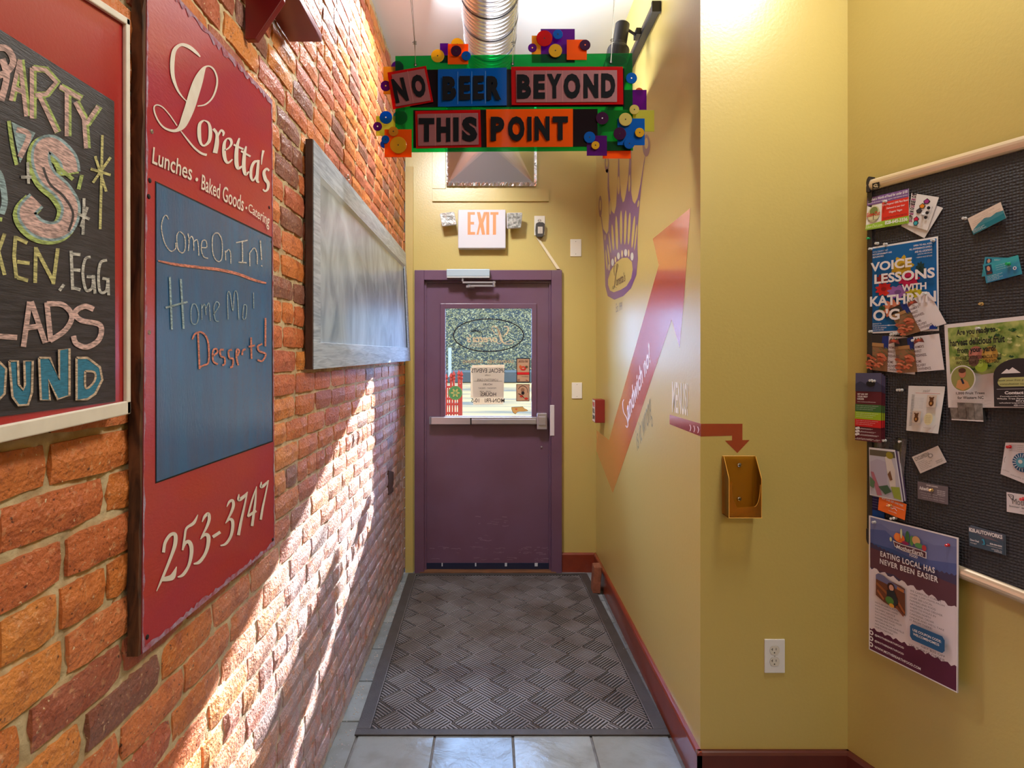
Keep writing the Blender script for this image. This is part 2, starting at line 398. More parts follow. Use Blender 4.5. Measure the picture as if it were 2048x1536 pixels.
# floor: slate tiles in grout
grout = mat('grout', (112, 112, 114), .9, bump=.5, bscale=120, noise=.5, nscale=30)
fl = MB().box((XL-.3, YB-.2, -.08), (3.8, YE+.14, -.003), grout).build('floor'); struct(fl)
slate = bpy.data.materials.new('slate'); slate.use_nodes = True
def slate_nodes(m):
    nt = m.node_tree; N = nt.nodes; L = nt.links; b = N['Principled BSDF']
    oi = N.new('ShaderNodeObjectInfo'); r = N.new('ShaderNodeValToRGB'); e = r.color_ramp.elements
    e[0].color = rgb((118, 130, 140)); e[1].color = rgb((146, 156, 162)); q = e.new(.5); q.color = rgb((130, 136, 138)); L.new(oi.outputs['Random'], r.inputs['Fac'])
    geo = N.new('ShaderNodeNewGeometry')
    n = N.new('ShaderNodeTexNoise'); n.inputs['Scale'].default_value = 9; n.inputs['Detail'].default_value = 8; L.new(geo.outputs['Position'], n.inputs['Vector'])
    mr = N.new('ShaderNodeMapRange'); mr.inputs['From Min'].default_value = .45; mr.inputs['From Max'].default_value = .7; mr.inputs['To Max'].default_value = .5; L.new(n.outputs['Fac'], mr.inputs['Value'])
    mx = N.new('ShaderNodeMix'); mx.data_type = 'RGBA'; L.new(mr.outputs[0], mx.inputs['Factor']); L.new(r.outputs['Color'], mx.inputs['A']); mx.inputs['B'].default_value = rgb((104, 104, 100)); L.new(mx.outputs['Result'], b.inputs['Base Color'])
    b.inputs['Roughness'].default_value = .22
    v = N.new('ShaderNodeTexNoise'); v.inputs['Scale'].default_value = 5; v.inputs['Detail'].default_value = 9; v.inputs['Distortion'].default_value = .6; L.new(geo.outputs['Position'], v.inputs['Vector'])
    st = N.new('ShaderNodeMath'); st.operation = 'SNAP'; st.inputs[1].default_value = .045; L.new(v.outputs['Fac'], st.inputs[0])
    ad = N.new('ShaderNodeMath'); ad.operation = 'MULTIPLY_ADD'; L.new(v.outputs['Fac'], ad.inputs[0]); ad.inputs[1].default_value = .5; L.new(st.outputs[0], ad.inputs[2])
    bp = N.new('ShaderNodeBump'); bp.inputs['Strength'].default_value = .55; bp.inputs['Distance'].default_value = .03; L.new(ad.outputs[0], bp.inputs['Height']); L.new(bp.outputs['Normal'], b.inputs['Normal'])
slate_nodes(slate)
tme = []
for q in range(4):
    t = .3085/2; V = []; rr = random.Random(q)
    for (sx, sy) in ((-1, -1), (0, -1), (1, -1), (1, 0), (1, 1), (0, 1), (-1, 1), (-1, 0)): V.append((sx*t+rr.uniform(-.0012, .0012), sy*t+rr.uniform(-.0012, .0012), 0))
    V2 = [(x*.987, y*.987, .003) for x, y, z in V]; V = [(x, y, -.006) for x, y, z in V]
    me = bpy.data.meshes.new('tile'); me.from_pydata(V+V2, [], [tuple(range(8, 16))] + [(i, (i+1) % 8, 8+(i+1) % 8, 8+i) for i in range(8)]); me.materials.append(slate); tme.append(me)
for i in range(-1, 7):
    for j in range(-9, 7):
        x, y = -.235+.315*(i-.5), 2.524+.315*(j-.5)
        if x > XR and y > YF - .1 or y > 4.35 or x+.15 < XL-.05: continue
        if x > 1.3 + (YF-y)*.363+.15: continue
        o = bpy.data.objects.new('tile', tme[rg.randrange(4)]); C.objects.link(o); o.parent = fl; o.location = (x, y, 0)
        o.rotation_euler = (0, 0, rg.randrange(4)*math.pi/2)
# brown strip of floor under the door
struct(MB().box((dx0, YE-.045, -.002), (dx1, YE+.2, .012), wood('threshold_wood', (96, 62, 40), (128, 86, 56), .5, (1, 6, 6))).build('trim_threshold'))
# baseboards with a rounded cap
def base(name, a, b, n, m1=redtrim, h=.14, t=.018):
    a, b, n = Vector(a), Vector(b), Vector(n); mb = MB(); prof = [(0, 0), (t, 0), (t, h-.012), (t-.004, h-.004), (t-.009, h), (0, h)]
    mb.prism([a+n*x+Vector((0, 0, z)) for x, z in prof], b-a, m1)
    return struct(mb.build(name))
base('baseboard_right', (XR, YF-.018, .0), (XR, YE, .0), (-1, 0, 0))
base('baseboard_back', (.491, YE, 0), (XR-.018, YE, 0), (0, -1, 0))
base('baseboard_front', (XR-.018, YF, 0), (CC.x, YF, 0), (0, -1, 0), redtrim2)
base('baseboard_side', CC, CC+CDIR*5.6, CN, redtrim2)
# bead of pale caulk on the caps
pale_edge = mat('caulk', (214, 190, 140), .5)
# trim board between brick and door
olive2 = mat('trim_board_paint', (186, 164, 96), .45, bump=.15, bscale=60)
struct(MB().box((XL+.002, YE-.022, .0), (XL+.058, YE, 2.9), olive2).build('trim_1'))
# ================================================================== door
fy = YE-.03
df = MB()
df.box((-.559, fy, 0), (-.491, YE+.1, 2.16), maroon); df.box((.416, fy, 0), (.491, YE+.1, 2.16), maroon); df.box((-.491, fy, 2.089), (.416, YE+.1, 2.16), maroon)
door_frame = struct(df.build('trim_door_frame', bevel=.003))
st = MB(); st.box((-.491, YE+.008, 0), (-.478, YE+.05, 2.089), maroon); st.box((.403, YE+.008, 0), (.416, YE+.05, 2.089), maroon); st.box((-.478, YE+.008, 2.072), (.403, YE+.05, 2.089), maroon)
st.build('door_stop', door_frame)
strip = MB(); strip.box((.405, fy-.004, 1.535-.13*0+(717-873)/281), (.437, fy+.002, 1.53+(717-810)/281), mat('white_metal', (214, 208, 216), .35, metal=.2)); strip.build('strike_plate', door_frame, bevel=.003)
dr = thing('door_1', 'x', 'x', (-.03, YE+.03, 0)); del dr['label']; del dr['category']; struct(dr)
ly = YE+.028; gx0, gx1, gz0, gz1 = -.346, .281, 1.113, 1.893
lf = MB(); z0 = .045
for a, b in (((-.482, ly, z0), (gx0, ly+.045, 2.075)), ((gx1, ly, z0), (.407, ly+.045, 2.075)), ((gx0, ly, z0), (gx1, ly+.045, gz0)), ((gx0, ly, gz1), (gx1, ly+.045, 2.075))): lf.box(a, b, maroon)
leaf = lf.build('door_panel', dr)
gs = MB(); g = .034
for a, b in (((gx0-g, ly-.012, gz0-g), (gx0+.004, ly, gz1+g)), ((gx1-.004, ly-.012, gz0-g), (gx1+g, ly, gz1+g)), ((gx0, ly-.012, gz1-.004), (gx1, ly, gz1+g)), ((gx0, ly-.012, gz0-g), (gx1, ly, gz0+.004))): gs.box(a, b, maroon)
gs.build('glazing_frame', dr, bevel=.004)
gl = bpy.data.materials.new('pane_glass'); gl.use_nodes = True
nt = gl.node_tree; nt.nodes.remove(nt.nodes['Principled BSDF'])
tr = nt.nodes.new('ShaderNodeBsdfTransparent'); tr.inputs['Color'].default_value = (.93, .95, .94, 1); go = nt.nodes.new('ShaderNodeBsdfGlossy'); go.inputs['Roughness'].default_value = .02
di = nt.nodes.new('ShaderNodeBsdfDiffuse'); di.inputs['Color'].default_value = rgb((210, 210, 205))
n1 = nt.nodes.new('ShaderNodeTexNoise'); n1.inputs['Scale'].default_value = 7; n1.inputs['Detail'].default_value = 8; tcn = nt.nodes.new('ShaderNodeTexCoord'); nt.links.new(tcn.outputs['Object'], n1.inputs['Vector'])
mr = nt.nodes.new('ShaderNodeMapRange'); mr.inputs['From Min'].default_value = .52; mr.inputs['From Max'].default_value = .8; mr.inputs['To Max'].default_value = .10; nt.links.new(n1.outputs['Fac'], mr.inputs['Value'])
mA = nt.nodes.new('ShaderNodeMixShader'); nt.links.new(mr.outputs[0], mA.inputs[0]); nt.links.new(tr.outputs[0], mA.inputs[1]); nt.links.new(di.outputs[0], mA.inputs[2])
fr = nt.nodes.new('ShaderNodeFresnel'); fr.inputs['IOR'].default_value = 1.3
mB_ = nt.nodes.new('ShaderNodeMixShader'); nt.links.new(fr.outputs[0], mB_.inputs[0]); nt.links.new(mA.outputs[0], mB_.inputs[1]); nt.links.new(go.outputs[0], mB_.inputs[2])
nt.links.new(mB_.outputs[0], nt.nodes['Material Output'].inputs['Surface'])
pane = MB(); py_ = ly+.02; pane.poly([(gx0, py_, gz0), (gx1, py_, gz0), (gx1, py_, gz1), (gx0, py_, gz1)], gl); pane = pane.build('pane', dr)
sw = MB(); sw.box((-.480, ly-.006, .0125), (.405, ly+.03, .056), mat('navy_rubber', (26, 34, 62), .35))
for x, w_ in ((-.37, .008), (-.13, .01), (.085, .016), (.30, .022)): sw.box((x, ly-.009, .034), (x+w_, ly-.005, .058), flatc((190, 200, 214)))
sw.build('weather_sweep', dr)
steel = mat('brushed_steel', (196, 192, 206), .28, metal=.75, noise=.3, nscale=3, stretch=(1, 30, 30), col2=(170, 168, 186))
def zpx(py, y): return H+(VY-py)*y/F
def xpx(px, y): return (px-VX)*y/F
by = ly-.055; ey = by
pb = MB(); pb.box((xpx(858, ey), by, zpx(849, ey)), (xpx(862, ey), ly, zpx(834, ey)), mat('cap_grey', (120, 116, 130), .4)); pb.box((xpx(862, ey), by, zpx(849, ey)), (xpx(1074, ey), ly, zpx(834.5, ey)), steel)
pbar = pb.build('push_bar', dr, bevel=.003)
q = MB(); q.box((xpx(943, ey), by-.012, zpx(847.5, ey)), (xpx(1072, ey), by, zpx(838.5, ey)), steel); q.build('push_pad', pbar, bevel=.002)
q = MB(); q.box((xpx(940.5, ey), by-.002, zpx(849, ey)), (xpx(943, ey), by+.001, zpx(836, ey)), dark); q.build('pad_gap', pbar)
lt = MB(); lt.box((xpx(1074, ey), by-.005, zpx(859, ey)), (xpx(1094, ey), ly, zpx(826.5, ey)), steel); latch = lt.build('latch_case', dr, bevel=.004)
q = MB(); q.box((xpx(1077, ey), by-.014, zpx(850, ey)), (xpx(1091.5, ey), by-.004, zpx(833, ey)), steel); q.build('latch_cover', latch, bevel=.003)
q = MB(); q.cyl((xpx(1083, ly), ly-.008, zpx(893.5, ly)), (0, 1, 0), .006, .01, steel, 12); q.build('screw', dr)
# door closer hung on the frame head
clo = thing('door_closer', 'grey metal door closer box and folding arm above the purple door', 'door closer', (xpx(936, 4.2), fy, 2.15))
cy = fy-.052
silver = mat('closer_paint', (176, 194, 208), .38, metal=.35)
MB().box((xpx(893, cy), cy, zpx(552.5, cy)), (xpx(979.5, cy), fy, zpx(538, cy)), silver).build('body', clo, bevel=.003)
MB().box((xpx(893.5, cy), cy+.003, zpx(555, cy)), (xpx(979, cy), fy-.002, zpx(552.7, cy)), mat('closer_edge', (224, 232, 238), .3, metal=.3)).build('lower_edge', clo)
arm = MB(); z1 = zpx(558.5, cy)
arm.tube([(xpx(925, cy), cy+.02, z1+.012), (xpx(925, cy), cy+.02, z1-.012)], .008, steel); P0 = (xpx(921, cy), cy+.02, z1-.0); P1 = (xpx(990, cy), cy-.002, zpx(564.5, cy))
arm.box((xpx(925, cy), cy+.012, zpx(566, cy)), (xpx(991, cy), cy+.02, zpx(562.5, cy)), steel); arm.build('main_arm', clo)
a2 = MB(); a2.box((xpx(935, cy), cy+.022, zpx(572.5, cy)), (xpx(991, cy), cy+.03, zpx(568.5, cy)), steel); a2.cyl((xpx(988, cy), cy+.02, zpx(573, cy)), (0, 0, 1), .009, .04, steel, 10); a2.cyl((xpx(938, cy), cy+.026, zpx(574, cy)), (0, 0, 1), .010, .02, steel, 10); a2.build('fore_arm', clo)
a3 = MB(); a3.box((xpx(932, cy), cy+.028, zpx(574, cy)), (xpx(948, cy), ly, zpx(569, cy)), steel); a3.build('shoe', clo)
# ------------------------------------------------------------------ lettering and stickers on the pane
black = flatc((24, 20, 28)); gold = flatc((216, 196, 160)); cream = flatc((232, 220, 200)); white = flatc((236, 236, 238)); red = flatc((206, 50, 40))
PN = Plane((0, py_-.0015, 0), (0, -1, 0))
def pm(off=0.0): return lambda x, y: PN.p(x, y, off)
def gpx(zx, zy): return 870+zx/5.909, 590+zy/5.909
dec = MB(); dec.keep = 1
def ell(cx, cy, rx, ry, n=64): return [(cx+rx*math.cos(2*math.pi*i/n), cy+ry*math.sin(2*math.pi*i/n)) for i in range(n)]
def fill_ring(mb, pl, o, i, m, off=0): mb.holes([[pl.p(*gq, off) for gq in o], [pl.p(*gq, off) for gq in i]], m)
fill_ring(dec, PN, ell(977, 670.5, 71.3, 33.6), ell(977, 670.5, 69.1, 31.5), black)
f = lambda x, y: PN.p(*gpx(x, y), .0002)
for st_ in ([(700, 380, 7), (740, 400, 6), (760, 460, 6), (730, 470, 6), (690, 430, 8), (672, 390, 8), (690, 368, 8), (730, 385, 14), (760, 450, 26), (785, 530, 26), (820, 570, 12), (880, 580, 8), (925, 560, 7), (920, 540, 6), (880, 540, 7), (830, 565, 9)], [(812, 380, 6), (850, 372, 12), (868, 400, 17), (850, 450, 14), (800, 490, 7)]):
    ribbon(dec, f, st_, 8, gold)
ribbon(dec, f, [(785, 560, 10), (760, 575, 9), (735, 565, 7)], 8, gold)
quadtext(dec, lambda x, y: PN.p(*gpx(x, y), .0002), "oretta's", [(738, 470), (370, 470), (370, 560), (738, 560)], gold, bold=.02, shear=.3)
quadtext(dec, f, "SINCE 1999", [(550, 575), (430, 575), (430, 590), (550, 590)], gold, bold=.015)
quadtext(dec, f, "ASHEVILLE NC", [(570, 597), (395, 597), (395, 611), (570, 611)], gold, bold=.015)
for k_ in range(9):
    x = 430+k_*13; h_ = 50-abs(k_-4)*7
    dec.poly([f(x-4, 438), f(x+4, 438), f(x+(k_-4)*2.4, 438-h_-18)], black)
ribbon(dec, f, [(424, 440), (478, 422), (534, 440)], 7, black)
quadtext(dec, f, "SANDWICHES - CATERING", [(930, 768), (330, 768), (330, 806), (930, 806)], flatc((196, 172, 130)), bold=.02)
dec.build('window_lettering', pane)
lbl = flatc((62, 54, 52))
notice = thing('door_notice', 'white paper notice with special events and hours lettering taped to the door glass', 'notice', PN.p(*gpx(625, 1060)))
nm = bpy.data.materials.new('backlit_paper'); nm.use_nodes = True
nt = nm.node_tree; nt.nodes.remove(nt.nodes['Principled BSDF']); d1 = nt.nodes.new('ShaderNodeBsdfDiffuse'); d1.inputs['Color'].default_value = rgb((232, 222, 206)); t1 = nt.nodes.new('ShaderNodeBsdfTranslucent'); t1.inputs['Color'].default_value = rgb((200, 190, 172))
mx = nt.nodes.new('ShaderNodeMixShader'); mx.inputs[0].default_value = .22; nt.links.new(d1.outputs[0], mx.inputs[1]); nt.links.new(t1.outputs[0], mx.inputs[2]); nt.links.new(mx.outputs[0], nt.nodes['Material Output'].inputs['Surface'])
gq = lambda *a: PN.p(*gpx(a[0], a[1]), a[2] if len(a) > 2 else 0)
s = Sheet([gq(438, 828, .002), gq(822, 822, .002), gq(808, 1290, .002), gq(452, 1298, .002)], (0, -1, 0)); s.base('sheet', nm, notice)
s2 = Sheet([gq(420, 858, .0008), gq(812, 850, .0008), (gq(812, 1205, .0008)), gq(422, 1215, .0008)], (0, -1, 0)); s2.base('sheet', nm, notice)
nt_ = MB(); nt_.keep = 1; fo = lambda x, y: PN.p(*gpx(x, y), .003)
for t_, x0, x1, y0, y1, bo in (("SPECIAL EVENTS", 828, 430, 868, 918, .01), ("cafe", 655, 590, 938, 954, 0), ("LORETTA'S CAFE", 742, 497, 990, 1016, 0), ("HOURS", 675, 568, 1045, 1068, .01), ("MONDAY - FRIDAY", 722, 512, 1092, 1110, 0), ("10:00 - 4:00", 660, 530, 1132, 1150, 0), ("HOURS:", 722, 532, 1152, 1196, .015), ("MON-FRI   10-5", 822, 428, 1222, 1270, .01)):
    quadtext(nt_, fo, t_, [(x0, y0), (x1, y0), (x1, y1), (x0, y1)], lbl, bold=bo)
ribbon(nt_, fo, [(455, 1018), (795, 1018)], 3, lbl); nt_.build('lettering', notice)
def sticker(name, label, quad, basecol, fn):
    t_ = thing(name, label, 'sticker', gq((quad[0][0]+quad[2][0])/2, (quad[0][1]+quad[2][1])/2))
    s_ = Sheet([gq(x, y, .0012) for x, y in quad], (0, -1, 0)); s_.base('sheet', basecol, t_); fn(s_); s_.print(t_); return t_
tan = flatc((196, 156, 124))
def f1(s_):
    s_.rect(0, 0, 1, .03, black); s_.rect(0, .97, 1, 1, black); s_.rect(0, 0, .05, 1, black); s_.rect(.95, 0, 1, 1, black)
    s_.text('GO LOCAL', .85, .08, .14, .17, flatc((90, 50, 40)), bold=.02); s_.disc(.5, .42, .22, .09, red); s_.disc(.3, .36, .1, .07, flatc((200, 96, 40))); s_.disc(.75, .36, .1, .05, flatc((90, 80, 50))); s_.disc(.5, .42, .1, .03, tan)
    s_.rect(.05, .58, .95, .68, flatc((214, 32, 36))); s_.text('asheville card', .9, .73, .4, .77, black); s_.rect(.08, .86, .25, .93, flatc((150, 110, 90))); s_.line([(.7, .9), (.85, .93)], .03, flatc((150, 60, 40)))
sticker('ticket_sticker', 'tall tan go local sticker with red band on the door glass', [(962, 747), (1122, 747), (1120, 1032), (962, 1032)], tan, f1)
def f2(s_):
    s_.rect(0, 0, 1, .03, flatc((90, 50, 34))); s_.rect(0, .97, 1, 1, flatc((90, 50, 34))); s_.rect(0, 0, .04, 1, flatc((90, 50, 34))); s_.rect(.96, 0, 1, 1, flatc((90, 50, 34)))
    s_.line([(.15, .3), (.3, .15), (.55, .1), (.8, .25), (.85, .5)], .03, black); s_.disc(.48, .35, .14, .13, flatc((150, 110, 84))); s_.disc(.5, .52, .12, .1, black); s_.disc(.4, .7, .13, .06, red); s_.disc(.75, .84, .14, .06, red); s_.line([(.15, .55), (.35, .62), (.6, .8)], .04, flatc((80, 50, 36)))
sticker('square_sticker', 'small square tan picture sticker under the tall red-banded sticker', [(960, 1053), (1118, 1053), (1116, 1256), (960, 1256)], tan, f2)
gr = flatc((92, 158, 100))
t_ = thing('round_sticker', 'round green sticker with a pale flower badge on the door glass', 'sticker', gq(240, 1157))
mb = MB(); mb.keep = 1; mb.prism([gq(x, y, .0012) for x, y in ell(240, 1157, 83, 83, 40)], (0, .0008, 0), gr); mb.build('disc', t_)
mb = MB(); mb.keep = 1; mb.poly([gq(240+(30+12*math.cos(6*a))*1.2*math.cos(a)*1.1, 1157+(30+12*math.cos(6*a))*1.2*math.sin(a)*1.1, .0018) for a in [2*math.pi*i/60 for i in range(60)]], flatc((206, 200, 120))); mb.poly([gq(240+22*math.cos(a), 1157+22*math.sin(a), .0022) for a in [2*math.pi*i/6 for i in range(6)]], flatc((120, 168, 110)))
fill_ring(mb, Plane((0, py_-.0015-.0018, 0), (0, -1, 0)), [gpx(x, y) for x, y in ell(240, 1157, 76, 76)], [gpx(x, y) for x, y in ell(240, 1157, 72, 72)], flatc((150, 190, 120))); mb.build('badge', t_)
t_ = thing('state_sticker', 'tan sticker in the outline of a long state with a small heart', 'sticker', gq(1000, 1355))
o_ = [(905, 1328), (1035, 1322), (1050, 1338), (1095, 1358), (1092, 1370), (1040, 1376), (1000, 1376), (975, 1380), (952, 1404), (925, 1388), (915, 1368), (908, 1350)]
mb = MB(); mb.keep = 1; cx_, cy_ = 998, 1358
mb.prism([gq(cx_+(x-cx_)*1.04, cy_+(y-cy_)*1.12, .0012) for x, y in o_], (0, .0008, 0), flatc((70, 60, 30))); mb.build('sheet', t_)
mb = MB(); mb.keep = 1; mb.poly([gq(x, y, .0018) for x, y in o_], flatc((214, 172, 96))); mb.poly([gq(960+14*math.sin(a)**3, 1350-(13*math.cos(a)-5*math.cos(2*a)-2*math.cos(3*a)-math.cos(4*a))*.9, .0024) for a in [2*math.pi*i/30 for i in range(30)]], flatc((214, 110, 70))); mb.build('print', t_)
# ================================================================== outdoors, seen through the door pane
pave = mat('sun_streaked_concrete', (116, 84, 44), 1.0, spec=.04, noise=1, nscale=1.3, col2=(56, 48, 36), bump=.2, bscale=3, stretch=(.22, 1.3, 1), coords='Object')  # darker stretched bands paint streaks of tree shade into the colour
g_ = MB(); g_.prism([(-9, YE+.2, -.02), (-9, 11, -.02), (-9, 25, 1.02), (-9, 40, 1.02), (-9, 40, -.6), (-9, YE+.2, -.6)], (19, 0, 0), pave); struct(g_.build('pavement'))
g_ = MB(); g_.box((-9, 20.6, .72), (10, 25, 1.06), mat('asphalt_road', (46, 42, 34), 1.0, spec=.04, bump=.5, bscale=20)); struct(g_.build('road'))
leafm = bpy.data.materials.new('hedge_leaves'); leafm.use_nodes = True
nt = leafm.node_tree; b_ = nt.nodes['Principled BSDF']; gi = nt.nodes.new('ShaderNodeNewGeometry'); rr_ = nt.nodes.new('ShaderNodeValToRGB'); e = rr_.color_ramp.elements; e[0].color = rgb((76, 64, 38)); e[1].color = rgb((110, 92, 58)); q = e.new(.5); q.color = rgb((92, 78, 46)); nt.links.new(gi.outputs['Random Per Island'], rr_.inputs['Fac']); nt.links.new(rr_.outputs['Color'], b_.inputs['Base Color']); b_.inputs['Roughness'].default_value = 1; b_.inputs['Specular IOR Level'].default_value = .05
hd = MB(); hr = random.Random(5)
V, F_ = [], []
for i in range(34000):
    x = hr.uniform(-4.6, 4.2); z = 1.0+hr.random()**.9*4.2; y = 25.2+hr.random()*1.5; s_ = hr.uniform(.02, .065); a = hr.uniform(0, 6.28); b2 = hr.uniform(-.9, .9)
    u = Vector((math.cos(a), math.sin(a)*.5, math.sin(b2))).normalized()*s_; v_ = Vector((-math.sin(a)*.6, math.cos(b2)*.4, math.cos(a))).normalized()*s_*.45; c_ = Vector((x, y, z)); k_ = len(V)
    V += [c_-u, c_-v_, c_+u, c_+v_]; F_.append((k_, k_+1, k_+2, k_+3))
hd.add(V, F_, leafm)
stuff(tag(hd.build('hedge'), 'tall grey green hedge across the road seen through the door glass', 'hedge'))
MBx = MB(); MBx.box((-9, 26.2, .9), (10, 27.2, 4.9), mat('bank_earth', (44, 44, 32), .95, noise=.9, nscale=3, bump=1, bscale=8, col2=(28, 28, 20))); struct(MBx.build('hillside'))
post = MB(); Yp = 17.5; post.box((xpx(896.5, Yp), Yp, zpx(737, Yp)-.25), (xpx(902.5, Yp), Yp+.09, zpx(695, Yp)), mat('post_white', (100, 92, 74), .9, spec=.05))
tag(post.build('road_post'), 'white post standing at the kerb beyond the railing', 'post')
# red iron railing outside
rail = thing('iron_railing', 'red iron railing with spear tops outside the door', 'railing', (xpx(900, 6.6), 6.6, 0)); Yr = 6.6
rm = mat('red_iron', (98, 24, 10), .9, spec=.05, noise=.4, nscale=20, col2=(76, 22, 16))
pk = [(133, 940, 8), (190, 925, 12), (222, 905, 13), (283, 895, 12), (312, 905, 13)]
for gx, gy, w_ in pk:
    px, pyy = gpx(gx, gy); x = xpx(px, Yr); zt = zpx(pyy, Yr); mb = MB(); r_ = .011
    mb.box((x-r_, Yr-r_, -.02), (x+r_, Yr+r_, zt-.09), rm); mb.lathe((x, Yr, zt-.09), (0, 0, 1), [(.012, 0), (.02, .02), (.009, .035), (.022, .055), (.001, .1)], rm, 8); mb.build('picket', rail)
for gx in (160, 252, 300): 
    px, pyy = gpx(gx, 1080); x = xpx(px, Yr); mb = MB(); mb.box((x-.006, Yr-.006, -.02), (x+.006, Yr+.006, zpx(pyy, Yr)), rm); mb.build('bar', rail)
for gy in (1085, 1225, 1290, 1395):
    _, pyy = gpx(0, gy); z = zpx(pyy, Yr); mb = MB(); mb.box((xpx(884, Yr), Yr-.012, z-.012), (xpx(923, Yr), Yr+.012, z+.012), rm); mb.build('rail', rail)
mb = MB(); x = xpx(921, Yr); mb.box((x-.022, Yr-.02, -.02), (x+.018, Yr+.02, zpx(768, Yr)), rm); mb.build('end_post', rail)
# bare street trees throwing shade on the pavement, besides the streaks in its colour
tr_ = random.Random(11)
def tree(x, y, h_, label):
    t_ = thing('street_tree', label, 'tree', (x, y, .9), 'bare trees behind the hedge'); mb = MB(); bark = mat('bark', (104, 90, 76), .9, bump=.6, bscale=20)
    mb.tube([(x, y, .8), (x+.1, y, .8+h_*.4), (x-.1, y+.1, .8+h_)], .16, bark, 7)
    br = MB()
    for i in range(26):
        z = .8+h_*tr_.uniform(.3, .95); a = tr_.uniform(0, 6.28); l = tr_.uniform(.8, 2.6); p = Vector((x, y, z)); d = Vector((math.cos(a), math.sin(a), tr_.uniform(.2, .9)))
        br.tube([p, p+d*l*.5, p+d*l+Vector((0, 0, .2))], .045, bark, 5); p2 = p+d*l*.55
        for k_ in range(2): d2 = Vector((math.cos(a+tr_.uniform(-1, 1)), math.sin(a+tr_.uniform(-1, 1)), .5)); br.tube([p2, p2+d2*l*.45], .022, bark, 4)
    mb.build('trunk', t_); br.build('branches', t_)
for x, y, h_, lb in ((3.6, 30, 6.0, 'bare street tree standing nearer the middle behind the hedge'), (9.9, 34, 6.5, 'bare street tree far along behind the hedge')): tree(x, y, h_, lb)

# scuffs along the foot of the door, and a knocked-out brick low by the corner
scf = MB(); scf.keep = 1; scm = mat('scuffed_paint', (150, 126, 146), .7); DP = Plane((0, ly-.0004, 0), (0, -1, 0)); sr = random.Random(6)
for i in range(70):
    x = sr.uniform(858, 1095) if i < 52 else sr.uniform(930, 1010); y = sr.choice((1096, 1099, 1106, 1117, 1120))+sr.uniform(-3, 3) if i < 52 else sr.uniform(1030, 1095); l = sr.uniform(3, 16)
    ribbon(scf, lambda p, q: DP.p(p, q, .0002), [(x, y), (x+l*.5, y+sr.uniform(-.8, .8)), (x+l, y+sr.uniform(-1.2, 1.2))], sr.uniform(.25, .8), scm)
scf.build('scuffs', leaf)
nh = MB(); nh.prism([LW.p(777.5, 941, .0015), LW.p(787.5, 944, .0015), LW.p(787, 983, .0015), LW.p(777, 990, .0015)], (-.012, 0, 0), mat('hole_brown', (74, 44, 32), .95, bump=1, bscale=60)); nh.build('brick_hole', wl)
# ================================================================== things on the brick wall
chalk_w = mat('chalk_white', (220, 222, 214), .95, noise=.9, nscale=160, col2=(120, 126, 130), stretch=(1, 1, 3))
def chalk(n, c, amt=.85, sc_=150): return mat('chalk_'+n, c, .95, spec=.2, noise=amt, nscale=sc_, col2=tuple(x*.45+20 for x in c), stretch=(1, .6, 3))
c_pink = chalk('pink', (232, 196, 192)); c_green = chalk('green', (190, 212, 130)); c_yel = chalk('yellow', (218, 212, 146)); c_wh = chalk('pale', (216, 214, 208)); c_blue = chalk('blue', (168, 196, 206)); c_rose = chalk('rose', (226, 158, 150)); c_cy = chalk('cyan', (66, 134, 168), .5); c_sal = chalk('salmon', (232, 150, 128)); c_cream = chalk('cream', (224, 200, 176))
def board_from_px(mb, pl, q, th, m):
    P = [pl.p(*c) for c in q]; mb.prism(P, -pl.n*th, m); return P
# ---- menu chalkboard, nearest the camera
MP = Plane((XL+.030, 0, 0), (1, 0, 0))
def mext(px_r, py_r, px_l, py_l, k=2.3):
    a, b = MP.p(px_r, py_r), MP.p(px_l, py_l); return a + (b-a)*k
TR_, BR_ = MP.p(252.5, 39), MP.p(254, 827.5)
TLm, BLm = mext(252.5, 39, -200, -257), mext(254, 827.5, -200, 929)
menu = thing('menu_chalkboard', 'black menu chalkboard with coloured chalk capitals in a red panel with white rim', 'chalkboard', (XL+.02, .6, 1.7))
redp = mat('red_panel', (176, 26, 26), .3, spec=.6, noise=.35, nscale=5, col2=(150, 30, 34), coat=.3, bump=.05, bscale=200)
S = Sheet([TLm, TR_, BR_, BLm], (1, 0, 0), .022); S.base('panel', redp, menu)
W = (TR_-TLm).length; Hh = (TR_-BR_).length
whm = mat('white_rim', (232, 226, 214), .45, noise=.4, nscale=30, col2=(212, 204, 188))
rim = MB(); tw = .011
for (u0, v0, u1, v1) in ((0, 0, 1, tw*1.1/Hh), (0, 1-tw*2.0/Hh, 1, 1), (1-tw/W, 0, 1, 1), (0, 0, tw/W, 1)):
    rim.prism([S.at(u0, v0, 0), S.at(u1, v0, 0), S.at(u1, v1, 0), S.at(u0, v1, 0)], (.007, 0, 0), whm)
rim.build('rim', menu, bevel=.002)
sl = lambda a, b: MP.p(a, b, .0006)
k_ = 2.2
sTR, sBR = sl(227, 203), sl(229.5, 803); sTL = sTR + (sl(-100, -3)-sTR)*k_*.62; sBL = sBR+(sl(-100, 846)-sBR)*k_*.62
slate_b = mat('black_slate', (40, 36, 40), .5, spec=.5, noise=.8, nscale=40, col2=(62, 60, 66), stretch=(1, .5, 5), bump=.2, bscale=120)
mb = MB(); mb.prism([sTL, sTR, sBR, sBL], (.0012, 0, 0), slate_b); mb.build('slate', menu)
ch = MB(); ch.keep = 1; ks = [0]
def mk(z0x, z0y, zs, pl, o0, step=.00012):
    cnt = [0]
    def f():
        cnt[0] += 1; o = o0+step*cnt[0]
        return lambda x, y: pl.p(z0x+x/zs, z0y+y/zs, o)
    return f
mf = mk(0, 60, 4.519, MP, .0020, .00003)
